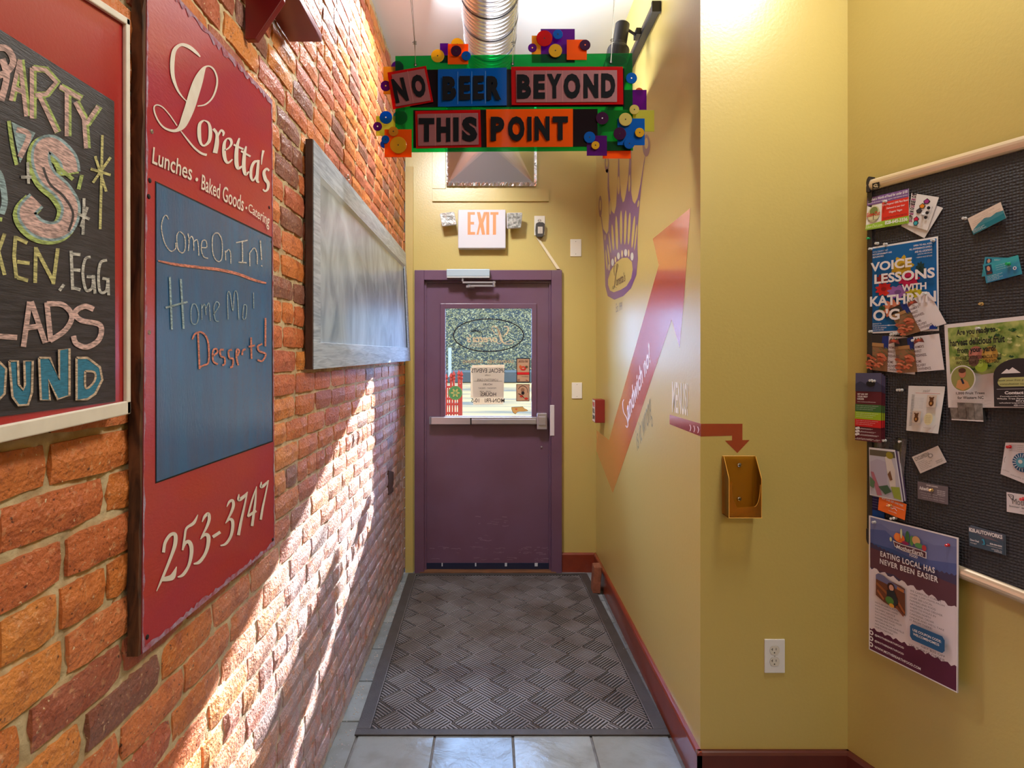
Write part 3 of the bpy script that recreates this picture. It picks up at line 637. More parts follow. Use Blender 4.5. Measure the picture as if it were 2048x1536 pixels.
def wr(mfn, mb, strokes, wid, m, curve=True):
    for s_ in strokes: ribbon(mb, mfn(), s_, wid, m, curve=curve)
wide = [[(20, 260), (60, 420), (10, 640)], [(-60, 160), (60, 170), (120, 280), (60, 380), (-40, 420)], [(190, 270), (110, 640)], [(190, 270), (250, 780)], [(125, 520), (225, 560)], [(300, 340), (300, 800)], [(300, 345), (420, 360), (520, 470), (430, 580), (330, 590)], [(370, 600), (525, 925)], [(550, 510), (740, 620)], [(615, 550), (615, 960)], [(690, 650), (770, 800), (790, 1070)], [(900, 690), (790, 850)]]
wr(mf, ch, wide[2:], 62, c_green, False); wr(mf, ch, [[(x-12, y) for x, y in s_] for s_ in wide[2:]], 38, c_pink, False)
wr(mf, ch, wide[:2], 60, c_pink)
# apostrophe and big S
ap = [(105, 830), (320, 930), (180, 1205)]
ch.poly([mf()(*p) for p in ap], c_blue); wr(mf, ch, [[(80, 820), (110, 1040), (150, 1220)]], 34, c_green); wr(mf, ch, [[(150, 900), (260, 950), (180, 1150)]], 50, c_pink)
Sb = [(640, 1290), (610, 1160), (480, 1040), (390, 1060), (370, 1180), (430, 1330), (560, 1450), (640, 1600), (600, 1760), (480, 1820), (330, 1780), (240, 1650), (330, 1540)]
wr(mf, ch, [[(x-26, y+20) for x, y in Sb]], 200, c_green); wr(mf, ch, [Sb], 178, c_blue); wr(mf, ch, [Sb], 128, c_pink); wr(mf, ch, [[(x+20, y+60) for x, y in Sb[4:9]]], 22, slate_b)
wr(mf, ch, [[(500, 1220), (660, 1350)], [(740, 1310), (710, 1440)]], 34, c_green, False)
wr(mf, ch, [[(925, 950), (918, 1300), (905, 1800)], [(860, 1140), (960, 1460)], [(820, 1255), (1000, 1310)], [(840, 1380), (1000, 1150)]], 24, c_yel, False)
wr(mf, ch, [[(250, 1195), (258, 1390)], [(190, 1330), (285, 1330)], [(760, 1520), (750, 1850)], [(700, 1660), (810, 1710)], [(790, 1600), (730, 1780)]], 26, c_wh, False)
m3 = mk(0, 400, 3.2, MP, .0023, .00003)
wr(m3, ch, [[(-60, -200), (0, -160), (30, 0), (10, 90)]], 40, c_blue); wr(m3, ch, [[(-20, 120), (14, 125)]], 26, c_green)
wr(m3, ch, [[(30, 215), (-10, 330), (30, 480)], [(100, 230), (90, 360), (105, 500)], [(100, 240), (175, 275)], [(110, 395), (190, 405)], [(110, 495), (180, 515)], [(230, 300), (225, 530)], [(230, 310), (345, 530)], [(370, 310), (340, 540)]], 24, c_yel, False)
wr(m3, ch, [[(410, 540), (380, 580)], [(455, 325), (465, 575)], [(460, 345), (515, 350)], [(460, 445), (515, 450)], [(465, 560), (515, 575)]], 20, c_wh, False)
wr(m3, ch, [[(580, 365), (545, 380), (530, 470), (550, 575), (590, 560), (597, 480)], [(555, 490), (610, 495)], [(600, 490), (608, 600)], [(685, 385), (645, 400), (630, 480), (640, 585), (680, 580), (690, 500)], [(655, 500), (695, 510)], [(692, 500), (695, 610)]], 18, c_wh)
wr(m3, ch, [[(-30, 870), (110, 880)], [(190, 650), (150, 940)], [(200, 650), (290, 915)], [(165, 820), (265, 805)], [(300, 655), (325, 905)]], 34, c_pink, False)
wr(m3, ch, [[(300, 665), (400, 670), (460, 740), (420, 830), (320, 900)], [(600, 700), (540, 680), (480, 720), (520, 770), (640, 800), (635, 890), (560, 940), (490, 920), (470, 870)]], 34, c_pink)
# outlined OUND in blue
def outl(loops, fill=True):
    for lp in loops:
        if fill: ch.poly([m3()(*p) for p in lp], c_cy)
    for lp in loops: wr(m3, ch, [lp+[lp[0]]], 15, c_cream, False)
outl([[(60, 1030), (115, 1030), (120, 1180), (150, 1215), (160, 1180), (155, 1030), (210, 1030), (205, 1230), (180, 1310), (120, 1315), (80, 1260)], [(250, 1010), (320, 1010), (380, 1150), (378, 960), (445, 950), (445, 1250), (370, 1275), (310, 1150), (320, 1280), (262, 1280)], [(490, 1010), (560, 1010), (640, 1070), (655, 1150), (610, 1240), (560, 1275), (490, 1280)], [(-60, 1020), (0, 1040), (40, 1080), (30, 1240), (-20, 1290), (-60, 1300)]])
ch.poly([m3()(*p) for p in [(545, 1095), (600, 1100), (612, 1135), (590, 1180), (548, 1200)]], slate_b); wr(m3, ch, [[(545, 1095), (600, 1100), (612, 1135), (590, 1180), (548, 1200), (545, 1095)]], 13, c_cream)
ch.build('chalk_writing', menu)
# ---- tall cafe sign
LS = Plane((XL+.021, 0, 0), (1, 0, 0))
cafe = thing('cafe_sign', "tall red painted cafe sign with white script lettering and a blue chalk panel", 'sign', (XL+.01, 1.2, 1.6))
crim = mat('crimson_paint', (180, 52, 54), .30, spec=.7, noise=.7, nscale=6, col2=(172, 48, 74), coat=.5, bump=.12, bscale=90, stretch=(1, 1, 2.5))
mb = MB(); q4 = board_from_px(mb, LS, [(294, -72), (544, 200), (549, 1089), (283.5, 1308)], .0195, crim); mb.build('panel', cafe)
# worn paint along the edges
worn = mat('worn_edge', (170, 150, 176), .6, noise=.9, nscale=60, col2=(160, 60, 72), bump=.4, bscale=160)
S = Sheet(q4, (1, 0, 0)); wl_ = (q4[1]-q4[0]).length; ht_ = (q4[0]-q4[3]).length
rr = random.Random(9); e_ = MB(); e_.keep = 1
def wear(fa, n, wmin, wmax):
    f = S.mp(); top = []; 
    for i in range(n+1):
        t = i/n; top.append((t, rr.uniform(wmin, wmax)))
    for (t0, a), (t1, b) in zip(top, top[1:]): e_.poly([f(*fa(t0, 0)), f(*fa(t1, 0)), f(*fa(t1, b)), f(*fa(t0, a))], worn)
wear(lambda t, w_: (w_/wl_, t), 70, .001, .008); wear(lambda t, w_: (1-w_/wl_, t), 70, .003, .008); wear(lambda t, w_: (t, w_/ht_), 50, .004, .02); wear(lambda t, w_: (t, 1-w_/ht_), 60, .006, .014)
e_.build('worn_border', cafe)
# rough dark wooden edge facing the room
ed = MB(); darkw = wood('weathered_wood', (42, 24, 16), (110, 70, 44), .8, (8, 8, 1.5), .8)
n_ = 40; t0, t1 = q4[0], q4[3]; V = []; F_ = []
for i in range(n_+1):
    p = t0+(t1-t0)*(i/n_); j = rr.uniform(-.0025, .0025)
    V += [(p.x-.001+j*.3, p.y-.0085+j, p.z), (XL+.0005, p.y-.0085+j, p.z), (XL+.0005, p.y+.001, p.z), (p.x-.001, p.y+.001, p.z)]
for i in range(n_):
    for k in range(4): F_.append((4*i+k, 4*i+(k+1) % 4, 4*i+4+(k+1) % 4, 4*i+4+k))
ed.add(V, F_, darkw); ed.build('wooden_edge', cafe)
# blue chalk panel
bluep = mat('blue_chalk_paint', (36, 104, 156), .26, spec=.8, noise=.7, nscale=5, col2=(52, 90, 132), coat=.3, bump=.2, bscale=120, stretch=(1, 4, .5))
mb = MB(); P_ = [LS.p(311, 362, .0009), LS.p(544, 474, .0009), LS.p(546, 883.5, .0009), LS.p(311.5, 967, .0009)]; mb.prism(P_, (-.0008, 0, 0), dark)
mb.build('panel_line', cafe); mb = MB(); mb.prism([LS.p(313, 366, .0016), LS.p(542.5, 477, .0016), LS.p(544, 881.5, .0016), LS.p(313.5, 963.5, .0016)], (-.0008, 0, 0), bluep); mb.build('chalk_panel', cafe)
wpaint = mat('sign_white', (232, 226, 216), .35, noise=.4, nscale=40, col2=(214, 202, 190))
lt_ = MB(); lt_.keep = 1; l1 = mk(290, 60, 3.656, LS, .0016, .00005)
Lst = [[(404, 196, 8), (375, 165, 20), (320, 122, 26), (262, 108, 22), (215, 150, 30), (200, 240, 32), (205, 340, 26), (235, 430, 16), (270, 485, 10), (305, 522, 6)],
       [(384, 556, 8), (440, 545, 11), (490, 500, 13), (520, 430, 14), (528, 360, 13), (510, 300, 12), (480, 268, 12), (445, 268, 14), (420, 300, 40), (390, 370, 68), (360, 460, 76), (330, 560, 74), (300, 640, 66), (272, 700, 50), (235, 732, 26), (190, 735, 18), (135, 710, 13), (95, 660, 11), (70, 600, 11), (68, 560, 10), (90, 548, 9), (130, 565, 8), (180, 620, 8), (235, 700, 8)],
       [(262, 738, 6), (310, 800, 12), (360, 860, 14), (410, 900, 16), (452, 914, 18)]]
for s_ in Lst: ribbon(lt_, l1(), s_, 10, wpaint, k=8)
let = [[(430, 660, 10), (400, 690, 24), (397, 770, 28), (410, 830, 18), (435, 845, 14), (470, 810, 24), (478, 740, 26), (465, 680, 16), (430, 660, 8)],
       [(500, 722, 20), (525, 760, 22), (525, 830, 32), (512, 900, 34)], [(530, 780, 14), (555, 735, 16), (575, 750, 18), (570, 775, 10)],
       [(585, 880, 10), (615, 860, 12), (632, 830, 18), (625, 800, 20), (600, 795, 10), (580, 830, 22), (578, 900, 28), (590, 955, 22), (610, 970, 16), (640, 945, 10)],
       [(690, 790, 12), (672, 860, 26), (668, 960, 30), (680, 1010, 24), (710, 995, 10)], [(648, 838, 14), (720, 872, 14)],
       [(740, 850, 12), (727, 910, 24), (722, 1000, 28), (735, 1055, 22), (760, 1035, 10)], [(702, 885, 14), (772, 925, 14)],
       [(830, 960, 12), (800, 965, 20), (778, 1010, 20), (775, 1070, 20), (790, 1100, 14), (815, 1060, 12), (828, 980, 14)], [(830, 950, 18), (822, 1040, 22), (820, 1100, 20), (835, 1115, 10)],
       [(866, 880, 18), (856, 930, 12), (852, 985, 5)],
       [(908, 1030, 14), (890, 1015, 16), (870, 1040, 22), (880, 1090, 26), (900, 1120, 24), (898, 1160, 18), (880, 1178, 14), (862, 1165, 12)]]
for s_ in let: ribbon(lt_, l1(), s_, 10, wpaint)
quadtext(lt_, l1(), "Lunches", [(52, 850), (345, 985), (345, 1105), (52, 975)], wpaint, bold=.01, shear=.15)
lt_.poly([l1()(*p) for p in ell(379, 1093, 10, 14, 16)], wpaint)
quadtext(lt_, l1(), "Baked Goods", [(412, 1050), (722, 1215), (722, 1330), (412, 1165)], wpaint, bold=.008, shear=.15)
lt_.poly([l1()(*p) for p in ell(741, 1301, 7, 10, 16)], wpaint)
quadtext(lt_, l1(), "Catering", [(757, 1265), (912, 1352), (912, 1470), (757, 1345)], wpaint, bold=.008, shear=.15)
l2 = mk(300, 940, 5.485, LS, .0016, .00005)
dg_ = [[(148, 905, 34), (165, 800, 34), (215, 720, 36), (265, 700, 40), (282, 740, 44), (272, 830, 42), (235, 940, 34), (180, 1080, 30), (130, 1200, 26), (72, 1330, 8)], [(130, 1200, 44), (200, 1190, 56), (250, 1165, 60), (292, 1060, 8)],
       [(525, 490, 8), (480, 580, 34), (400, 640, 26), (380, 740, 24), (358, 880, 20)], [(358, 880, 10), (390, 800, 30), (430, 790, 44), (455, 850, 44), (450, 950, 38), (420, 1060, 32), (360, 1150, 34), (302, 1175, 12)],
       [(572, 570, 10), (600, 510, 30), (640, 480, 34), (650, 540, 34), (620, 630, 28), (560, 740, 10)], [(552, 760, 8), (600, 710, 34), (640, 730, 44), (635, 830, 40), (600, 930, 34), (540, 1010, 36), (478, 1030, 16)],
       [(688, 735, 34), (772, 680, 34)],
       [(842, 405, 8), (870, 350, 26), (905, 335, 30), (915, 390, 32), (885, 480, 26), (828, 585, 8)], [(828, 585, 8), (870, 540, 28), (905, 560, 36), (905, 650, 34), (880, 740, 30), (830, 810, 28), (772, 830, 14)],
       [(975, 265, 10), (975, 325, 36), (1030, 290, 34), (1072, 240, 10)], [(1065, 255, 14), (1035, 400, 22), (1000, 560, 28), (970, 715, 34)],
       [(1170, 180, 8), (1120, 330, 20), (1072, 510, 18)], [(1072, 510, 24), (1165, 445, 34)], [(1168, 180, 10), (1155, 350, 24), (1135, 500, 28), (1120, 615, 30)],
       [(1222, 130, 10), (1220, 185, 32), (1265, 155, 28), (1302, 112, 10)], [(1298, 120, 12), (1265, 280, 18), (1235, 420, 24), (1215, 545, 26)]]
for s_ in dg_: ribbon(lt_, l2(), s_, 10, wpaint)
lt_.build('painted_lettering', cafe)
cw = MB(); cw.keep = 1; l3 = mk(300, 460, 5.119, LS, .0024, .00004)
wr(l3, cw, [[(190, -110), (165, -150), (135, -120), (118, -20), (150, 130), (210, 215), (262, 190), (262, 130)], [(300, 15), (275, 60), (285, 190), (330, 235), (360, 190), (355, 70), (310, 15)], [(388, 35), (400, 110), (392, 215)], [(392, 110), (425, 65), (445, 110), (448, 210)], [(448, 120), (480, 100), (495, 160), (500, 262)], [(530, 180), (580, 175), (572, 110), (535, 115), (525, 200), (550, 275), (595, 290)], [(670, 30), (640, 80), (645, 240), (690, 320), (735, 290), (738, 120), (705, 40), (670, 30)], [(770, 210), (775, 310)], [(775, 230), (805, 200), (825, 240), (828, 345)], [(1020, 230), (1022, 370)], [(1022, 235), (1065, 185), (1095, 240), (1098, 350)]], 11, c_wh)
wr(l3, cw, [[(880, 130), (1000, 105)], [(945, 115), (948, 330)], [(905, 330), (990, 335)], [(1130, 105), (1142, 305)], [(1138, 362), (1150, 372)]], 13, c_wh, False)
wr(l3, cw, [[(85, 315, 14), (250, 350, 26), (500, 382, 28), (700, 405, 30), (900, 450, 28), (1060, 510, 26), (1190, 545, 18)]], 20, c_sal)
wr(l3, cw, [[(203, 480), (225, 1020)], [(315, 500), (345, 1010)], [(160, 795), (385, 735)]], 20, c_blue, False)
wr(l3, cw, [[(435, 760), (420, 840), (430, 950), (480, 955), (498, 860), (470, 765), (435, 760)], [(530, 760), (532, 920)], [(532, 800), (560, 760), (575, 870)], [(575, 800), (605, 750), (618, 930)], [(650, 870), (710, 770), (680, 735), (655, 800), (670, 920), (705, 935)], [(800, 915), (795, 660), (820, 650), (850, 830), (865, 640), (895, 660), (910, 915)], [(960, 770), (950, 900), (980, 900), (990, 780), (960, 765)], [(1060, 640), (1063, 805)]], 8, c_blue)
wr(l3, cw, [[(435, 1120), (460, 1065), (520, 1045), (575, 1090), (600, 1180), (600, 1350), (550, 1385), (505, 1405)], [(492, 1060), (500, 1230), (508, 1425)], [(645, 1290), (690, 1250), (675, 1215), (645, 1240), (648, 1340), (695, 1375)], [(755, 1225), (720, 1230), (725, 1290), (765, 1310), (765, 1370), (740, 1385)], [(840, 1225), (805, 1240), (815, 1310), (850, 1320), (845, 1395), (820, 1405)], [(895, 1290), (915, 1240), (890, 1225), (885, 1300), (905, 1385)], [(945, 1280), (950, 1235), (980, 1220)], [(1035, 1100), (1040, 1320)], [(1010, 1195), (1075, 1180)], [(1150, 1165), (1105, 1190), (1120, 1240), (1185, 1270), (1150, 1340), (1100, 1330)], [(1183, 900), (1182, 1190)]], 18, c_sal)
cw.build('chalk_writing', cafe)
sc_ = MB(); n_pin = mat('nickel', (190, 190, 196), .25, metal=1.0)
for px, py_0, m in ((303, 263, n_pin), (299, 361, dark), (297, 393, dark), (298, 665, n_pin), (294, 1274, dark), (545, 1079, dark), (538, 415, dark), (541, 484, dark)):
    sc_.lathe(LS.p(px, py_0, .0), (1, 0, 0), [(.0045, 0), (.004, .0015), (.0015, .002)], m, 10)
sc_.build('screws', cafe)
# ---- wide blank chalkboard near the door
blank = thing('blank_chalkboard', 'wide wiped blank chalkboard in a pale grey wooden frame beside the door', 'chalkboard', (XL+.02, 3.0, 1.9))
bt = [Vector((-.600, 2.01, 2.264)), Vector((-.598, 4.115, 2.253)), Vector((-.566, 4.115, 1.514)), Vector((-.600, 2.01, 1.493))]
greyw = wood('grey_wood', (140, 154, 172), (190, 202, 216), .3, (3, 1, 14), .25)
S = Sheet(bt, (1, 0, .03), .02)
fr_ = lambda u0, v0, u1, v1, nm_, d=.0, th=.024: MB().prism([S.at(u0, v0, d), S.at(u1, v0, d), S.at(u1, v1, d), S.at(u0, v1, d)], (-th, 0, 0), greyw).build(nm_, blank, bevel=.0015)
W_, H_ = 2.105, .765
fr_(0, 0, 1, .10/H_, 'top_rail'); fr_(0, 1-.092/H_, 1, 1, 'bottom_rail'); fr_(0, .10/H_, .076/W_, 1-.092/H_, 'stile'); fr_(1-.085/W_, .10/H_, 1, 1-.092/H_, 'stile')
MB().prism([S.at(.076/W_, .10/H_, .0), S.at(1-.085/W_, .10/H_, .0), S.at(1-.085/W_, .118/H_, -.008), S.at(.076/W_, .118/H_, -.008)], (-.006, 0, 0), mat('pale_bead', (196, 210, 222), .4)).build('bead', blank)
greyb = bpy.data.materials.new('wiped_slate'); greyb.use_nodes = True
nt = greyb.node_tree; b_ = nt.nodes['Principled BSDF']; tc = nt.nodes.new('ShaderNodeTexCoord'); mp_ = nt.nodes.new('ShaderNodeMapping'); mp_.inputs['Scale'].default_value = (1, 2.2, 1.2); mp_.inputs['Rotation'].default_value = (.5, 0, 0); nt.links.new(tc.outputs['Object'], mp_.inputs['Vector'])
nn = nt.nodes.new('ShaderNodeTexNoise'); nn.inputs['Scale'].default_value = 2.2; nn.inputs['Detail'].default_value = 7; nn.inputs['Distortion'].default_value = 2.2; nt.links.new(mp_.outputs['Vector'], nn.inputs['Vector'])
cr_ = nt.nodes.new('ShaderNodeValToRGB'); e = cr_.color_ramp.elements; e[0].position = .3; e[0].color = rgb((122, 138, 156)); e[1].position = .75; e[1].color = rgb((186, 202, 216)); nt.links.new(nn.outputs['Fac'], cr_.inputs['Fac']); nt.links.new(cr_.outputs['Color'], b_.inputs['Base Color']); b_.inputs['Roughness'].default_value = .28; b_.inputs['IOR'].default_value = 1.85
MB().prism([S.at(.05/W_, .08/H_, -.008), S.at(1-.05/W_, .08/H_, -.008), S.at(1-.05/W_, 1-.07/H_, -.008), S.at(.05/W_, 1-.07/H_, -.008)], (-.01, 0, 0), greyb).build('slate', blank)
MB().prism([S.at(1-.10/W_, .125/H_, -.004), S.at(1-.083/W_, .125/H_, -.004), S.at(1-.083/W_, 1-.092/H_, -.002), S.at(1-.10/W_, 1-.092/H_, -.002)], (-.004, 0, 0), mat('black_strip', (34, 34, 40), .6)).build('dark_strip', blank)
brn = wood('dark_frame_edge', (46, 28, 22), (72, 46, 36), .5, (6, 6, 1), .3)
MB().prism([Vector((-.602, 1.999, 2.262)), Vector((-.602, 1.999, 1.494)), Vector((XL+.003, 1.999, 1.494)), Vector((XL+.003, 1.999, 2.262))], (0, .0105, 0), brn).build('dark_edge', blank)
for i, (px, py, y_) in enumerate(((694, 355, 2.58), (774, 446, 3.55))):
    zz = zpx(py, F*.624/(VX-px)); yy = F*.624/(VX-px)
    t_ = thing('screw_eye', ('wire screw eye in the brick above the near part of the blank chalkboard', 'wire screw eye in the brick above the far end of the blank chalkboard')[i], 'hook', (XL, yy, zz), 'screw eyes above the blank chalkboard')
    mb = MB(); mb.tube([(XL-.01, yy, zz), (XL+.010, yy, zz)], .002, n_pin, 6); r_ = .011; mb.tube([(XL+.010, yy+r_*math.cos(a), zz+r_*math.sin(a)) for a in [2*math.pi*k/16 for k in range(17)]], .0018, n_pin, 6); mb.build('eye', t_)
    mb = MB(); mb.tube([(XL+.010, yy, zz-.011), (XL+.012, yy+.02, zz-.045), (XL+.010, yy+.035, zz-.068)], .0012, n_pin, 5); mb.build('wire', t_)
# ---- red shelf on a bracket, top left
shelf = thing('wall_shelf', 'dark red wooden shelf on a slanted bracket high on the brick wall', 'shelf', (XL, 1.5, 2.5))
rs = mat('shelf_red', (124, 26, 34), .35, noise=.5, nscale=10, col2=(104, 22, 28), coat=.2)
MB().box((XL+.001, .95, 2.504), (-.526, 1.847, 2.526), rs).build('board', shelf, bevel=.002)
for yb in (1.512, 1.06):
    MB().prism([(XL+.003, yb, 2.335), (-.598, yb, 2.335), (-.53, yb, 2.436), (-.53, yb, 2.503), (XL+.003, yb, 2.503)], (0, .02, 0), rs).build('bracket', shelf, bevel=.002)
# ================================================================== end wall fittings
# spiral duct
duct = thing('round_duct', 'round spiral sheet metal air duct running under the white ceiling', 'duct', (-.014, 2, 3.11))
galv = mat('galvanised', (214, 214, 222), .24, metal=.95, noise=.25, nscale=9, col2=(190, 190, 200), stretch=(1, .2, 1))
prof = []; y = 4.128; pit = .0305; r0 = .127; ring_y = []
k = 0
while y > -1.2:
    prof += [(r0, 4.128-y), (r0-.0005, 4.128-y+pit*.15), (r0-.0005, 4.128-y+pit*.72), (r0+.0012, 4.128-y+pit*.86)]
    y -= pit; k += 1
mb = MB(); mb.lathe((-.014, 4.128, 3.11), (0, -1, 0), prof, galv, 48, cap=False); mb.build('duct_pipe', duct, smooth=True)
for i in range(14):
    yy = 2.57+.183*(i-5)
    if yy > 4.1: continue
    mb = MB(); mb.lathe((-.014, yy, 3.11), (0, -1, 0), [(r0, -.004), (r0+.0028, -.002), (r0+.0028, .0015), (r0, .004)], mat('duct_seam', (92, 92, 100), .4, metal=.6), 48, cap=False); mb.build('seam', duct)
# foil plenum: square on the wall narrowing to the duct
foil = mat('foil', (226, 226, 232), .32, metal=1.0, bump=.12, bscale=7)
crink = mat('crinkled_foil', (220, 220, 224), .22, metal=1.0, bump=1.0, bscale=50)
plen = thing('duct_plenum', 'silver foil square-to-round duct boot on the end wall above the exit sign', 'duct boot', (-.016, YE, 3.11))
n = 32; V = []; F_ = []; x0, x1, z0, z1 = -.326, .294, 2.772, 3.39; cx, cz = -.016, 3.11
for i in range(n):
    a = 2*math.pi*(i+.5)/n; c, s_ = math.cos(a), math.sin(a); V.append((cx+.127*c, 4.13, cz+.127*s_))
corn = [(x1, z1), (x0, z1), (x0, z0), (x1, z0)]
for cxx, czz in corn: V.append((cxx, YE-.02, czz))
for i in range(n):
    a = 2*math.pi*(i+1)/n; q = int((a % (2*math.pi))//(math.pi/2)) % 4
    F_.append((i, (i+1) % n, n+q)) if True else None
for q in range(4):
    i = int((q+1)*n/4) % n; j = i
    F_.append((n+q, n+(q+1) % 4, i-1 if i else n-1))
mb = MB(); mb.add(V, F_, foil); mb.build('foil_boot', plen)
mb = MB(); nb = 40
for i in range(nb):
    xa, xb = x0-.007+(x1-x0+.02)*i/nb, x0-.007+(x1-x0+.02)*(i+1)/nb; mb.prism([(xa, YE-.018+rr.uniform(-.006, .004), z0-.012), (xb, YE-.018+rr.uniform(-.006, .004), z0-.012), (xb, YE-.03+rr.uniform(-.004, .006), z0+.012), (xa, YE-.03+rr.uniform(-.004, .006), z0+.012)], (0, .015, 0), crink)
mb.build('foil_tape', plen)
mb = MB()
for i in range(24):
    za, zb = z0+(z1-z0)*i/24, z0+(z1-z0)*(i+1)/24; mb.prism([(x1-.002, YE-.02, za), (x1+.018, YE-.024+rr.uniform(-.004, .004), za), (x1+.018, YE-.024+rr.uniform(-.004, .004), zb), (x1-.002, YE-.02, zb)], (0, .019, 0), crink)
for i in range(24):
    za, zb = z0+(z1-z0)*i/24, z0+(z1-z0)*(i+1)/24; mb.prism([(x0+.004, YE-.02, za), (x0-.006, YE-.024+rr.uniform(-.004, .004), za), (x0-.006, YE-.024+rr.uniform(-.004, .004), zb), (x0+.004, YE-.02, zb)], (0, .019, 0), crink)
mb.build('foil_tape', plen)
lb = lambda px, py, o=0: EW.p(px, py, .055+o)
s = Sheet([lb(953, 330.5), lb(991.5, 330.5), lb(992, 348), lb(954.5, 348)], (0, -1, .25)); s.P = [p+Vector((0, (0 if i < 2 else .02), 0)) for i, p in enumerate(s.P)]
s.base('paper_label', flatc((198, 186, 184)), plen)
for i in range(5): s.text('duct board  r-6  class 1', .06, .08+.18*i, .06+(.35 if i in (0, 3) else .8), .16+.18*i, flatc((150, 120, 110)))
s.print(plen, 'label_print')
tb = struct(MB().box((xpx(864.5, YE-.015), YE-.016, zpx(402.5, YE-.015)), (xpx(1098, YE-.015), YE, zpx(377.5, YE-.015)), paint).build('trim_2', bevel=.001))
struct(MB().box((xpx(864.5, YE-.015), YE-.016, zpx(377, YE-.015)), (xpx(891, YE-.015), YE, 3.30), paint).build('trim_3', bevel=.001))
# exit sign with two lamp heads
ye = YE-.062
ex = thing('exit_sign', 'white EXIT sign with orange letters and two square emergency lamp heads', 'exit sign', (xpx(963, YE), YE, 2.5))
wp = mat('white_plastic', (208, 207, 214), .35)
MB().box((xpx(916, ye), ye, zpx(496.5, ye)), (xpx(1011.5, ye), YE, zpx(419, ye)), wp).build('housing', ex, bevel=.006)
mb = MB(); mb.keep = 1; om = mat('exit_orange', (255, 124, 74), .4, emit=.45); EX = Plane((0, ye, 0), (0, -1, 0))
fe = lambda x, y: EX.p(870+x/7.585, 400+y/7.585, .0012)
for pts in ([(495, 183), (605, 183), (605, 222), (540, 222), (540, 332), (592, 332), (592, 370), (540, 370), (540, 485), (608, 485), (608, 525), (495, 525)], [(635, 183), (683, 183), (710, 290), (740, 183), (788, 183), (732, 350), (760, 525), (712, 525), (690, 415), (684, 415), (660, 525), (630, 525), (668, 350)], [(778, 183), (822, 183), (822, 525), (778, 525)], [(840, 183), (962, 183), (962, 222), (925, 222), (925, 525), (878, 525), (878, 222), (840, 222)]):
    mb.poly([fe(*p) for p in pts], om)
mb.build('letters', ex)
lens = mat('lamp_lens', (120, 120, 116), .25, metal=.5, noise=1, nscale=60, col2=(196, 196, 190), bump=.9, bscale=30)
for (q, tx) in (([(878, 426), (909, 422), (914, 450), (884, 454)], 1), ([(1012.5, 424.5), (1046, 424), (1043, 456.5), (1013, 458.5)], -1)):
    LP = Plane((0, ye-.03, 0), (0, -1, 0)); P_ = [LP.p(*c) for c in q]; cen = sum(P_, Vector())/4
    mb = MB(); rim_ = [cen+(p-cen) for p in P_]; bk = [Vector((cen.x+(p.x-cen.x)*.7, ye+.03, cen.z+(p.z-cen.z)*.7)) for p in P_]
    mb.add(rim_+bk, [(0, 1, 2, 3), (4, 5, 6, 7)]+[(i, (i+1) % 4, 4+(i+1) % 4, 4+i) for i in range(4)], wp)
    hd_ = mb.build('lamp_head', ex, bevel=.010)
    mb = MB(); ins = [cen+(p-cen)*.88+Vector((0, -.0015, 0)) for p in P_]; mid = [cen+(p-cen)*.3+Vector((0, .012, 0)) for p in P_]; fr2 = [p+Vector((0, -.004, 0)) for p in ins]
    V = ins+mid; mb.add(V, [(i, (i+1) % 4, 4+(i+1) % 4, 4+i) for i in range(4)]+[(4, 5, 6, 7)], lens); l_ = mb.build('lens', hd_); 
    for v in l_.data.vertices: v.co.y -= .013 if v.index > 3 else 0
    mb = MB(); mb.cyl(Vector((cen.x-tx*-.0, ye+.03, cen.z+.012)), (0, 1, 0), .012, .03, wp, 12); mb.build('neck', ex)
# outlet with black adapter and the diagonal cord cover
def plate(name, label, cat, x0, y0, x1, y1, pl, col=(240, 236, 222), th=.006, group=None):
    c = pl.p((x0+x1)/2, (y0+y1)/2); t_ = thing(name, label, cat, c, group); q = [pl.p(x0, y0), pl.p(x1, y0), pl.p(x1, y1), pl.p(x0, y1)]
    MB().prism(q, pl.n*th, mat('plate_%d' % col[2], col, .35)).build('cover_plate', t_, bevel=.0018); return t_
o1 = plate('wall_outlet', 'ivory outlet plate above the door with a black power adapter plugged in', 'outlet', 1068.5, 432, 1090, 471, EW)
f = lambda x, y, o=.0075: EW.p(870+x/7.585, 400+y/7.585, o)
mb = MB(); mb.keep = 1; mb.poly([f(x, y, .0072) for x, y in ell(1585, 315, 30, 28, 20)], flatc((210, 204, 190))); mb.poly([f(x, y) for x, y in [(1566, 300), (1572, 300), (1572, 322), (1566, 322)]], dark); mb.poly([f(x, y) for x, y in [(1598, 300), (1604, 300), (1604, 322), (1598, 322)]], dark); mb.poly([f(x, y) for x, y in ell(1585, 335, 5, 5, 10)], dark); mb.build('socket', o1)
ad = thing('power_adapter', 'black power adapter with white label plugged in above the door', 'power adapter', f(1590, 460))
blk = mat('black_plastic', (62, 58, 56), .4)
MB().prism([f(*p, .008) for p in [(1528, 370), (1560, 352), (1630, 352), (1660, 375), (1655, 480), (1640, 560), (1620, 575), (1550, 575), (1530, 555), (1520, 470)]], (0, -.034, 0), blk).build('body', ad, bevel=.003)
mb = MB(); mb.keep = 1; g2 = lambda x, y: EW.p(870+x/7.585, 400+y/7.585, .0426); mb.poly([g2(*p) for p in [(1560, 405), (1632, 405), (1632, 508), (1560, 508)]], flatc((222, 214, 200)))
for i in range(4): quadtext(mb, lambda x, y: EW.p(870+x/7.585, 400+y/7.585, .0432), 'ac adapter', [(1568, 418+i*22), (1622, 418+i*22), (1622, 432+i*22), (1568, 432+i*22)], flatc((90, 84, 80)))
mb.build('label', ad)
cc_ = thing('cord_cover', 'thin cream cord cover slanting down from the adapter to the door frame', 'cord cover', f(1720, 820))
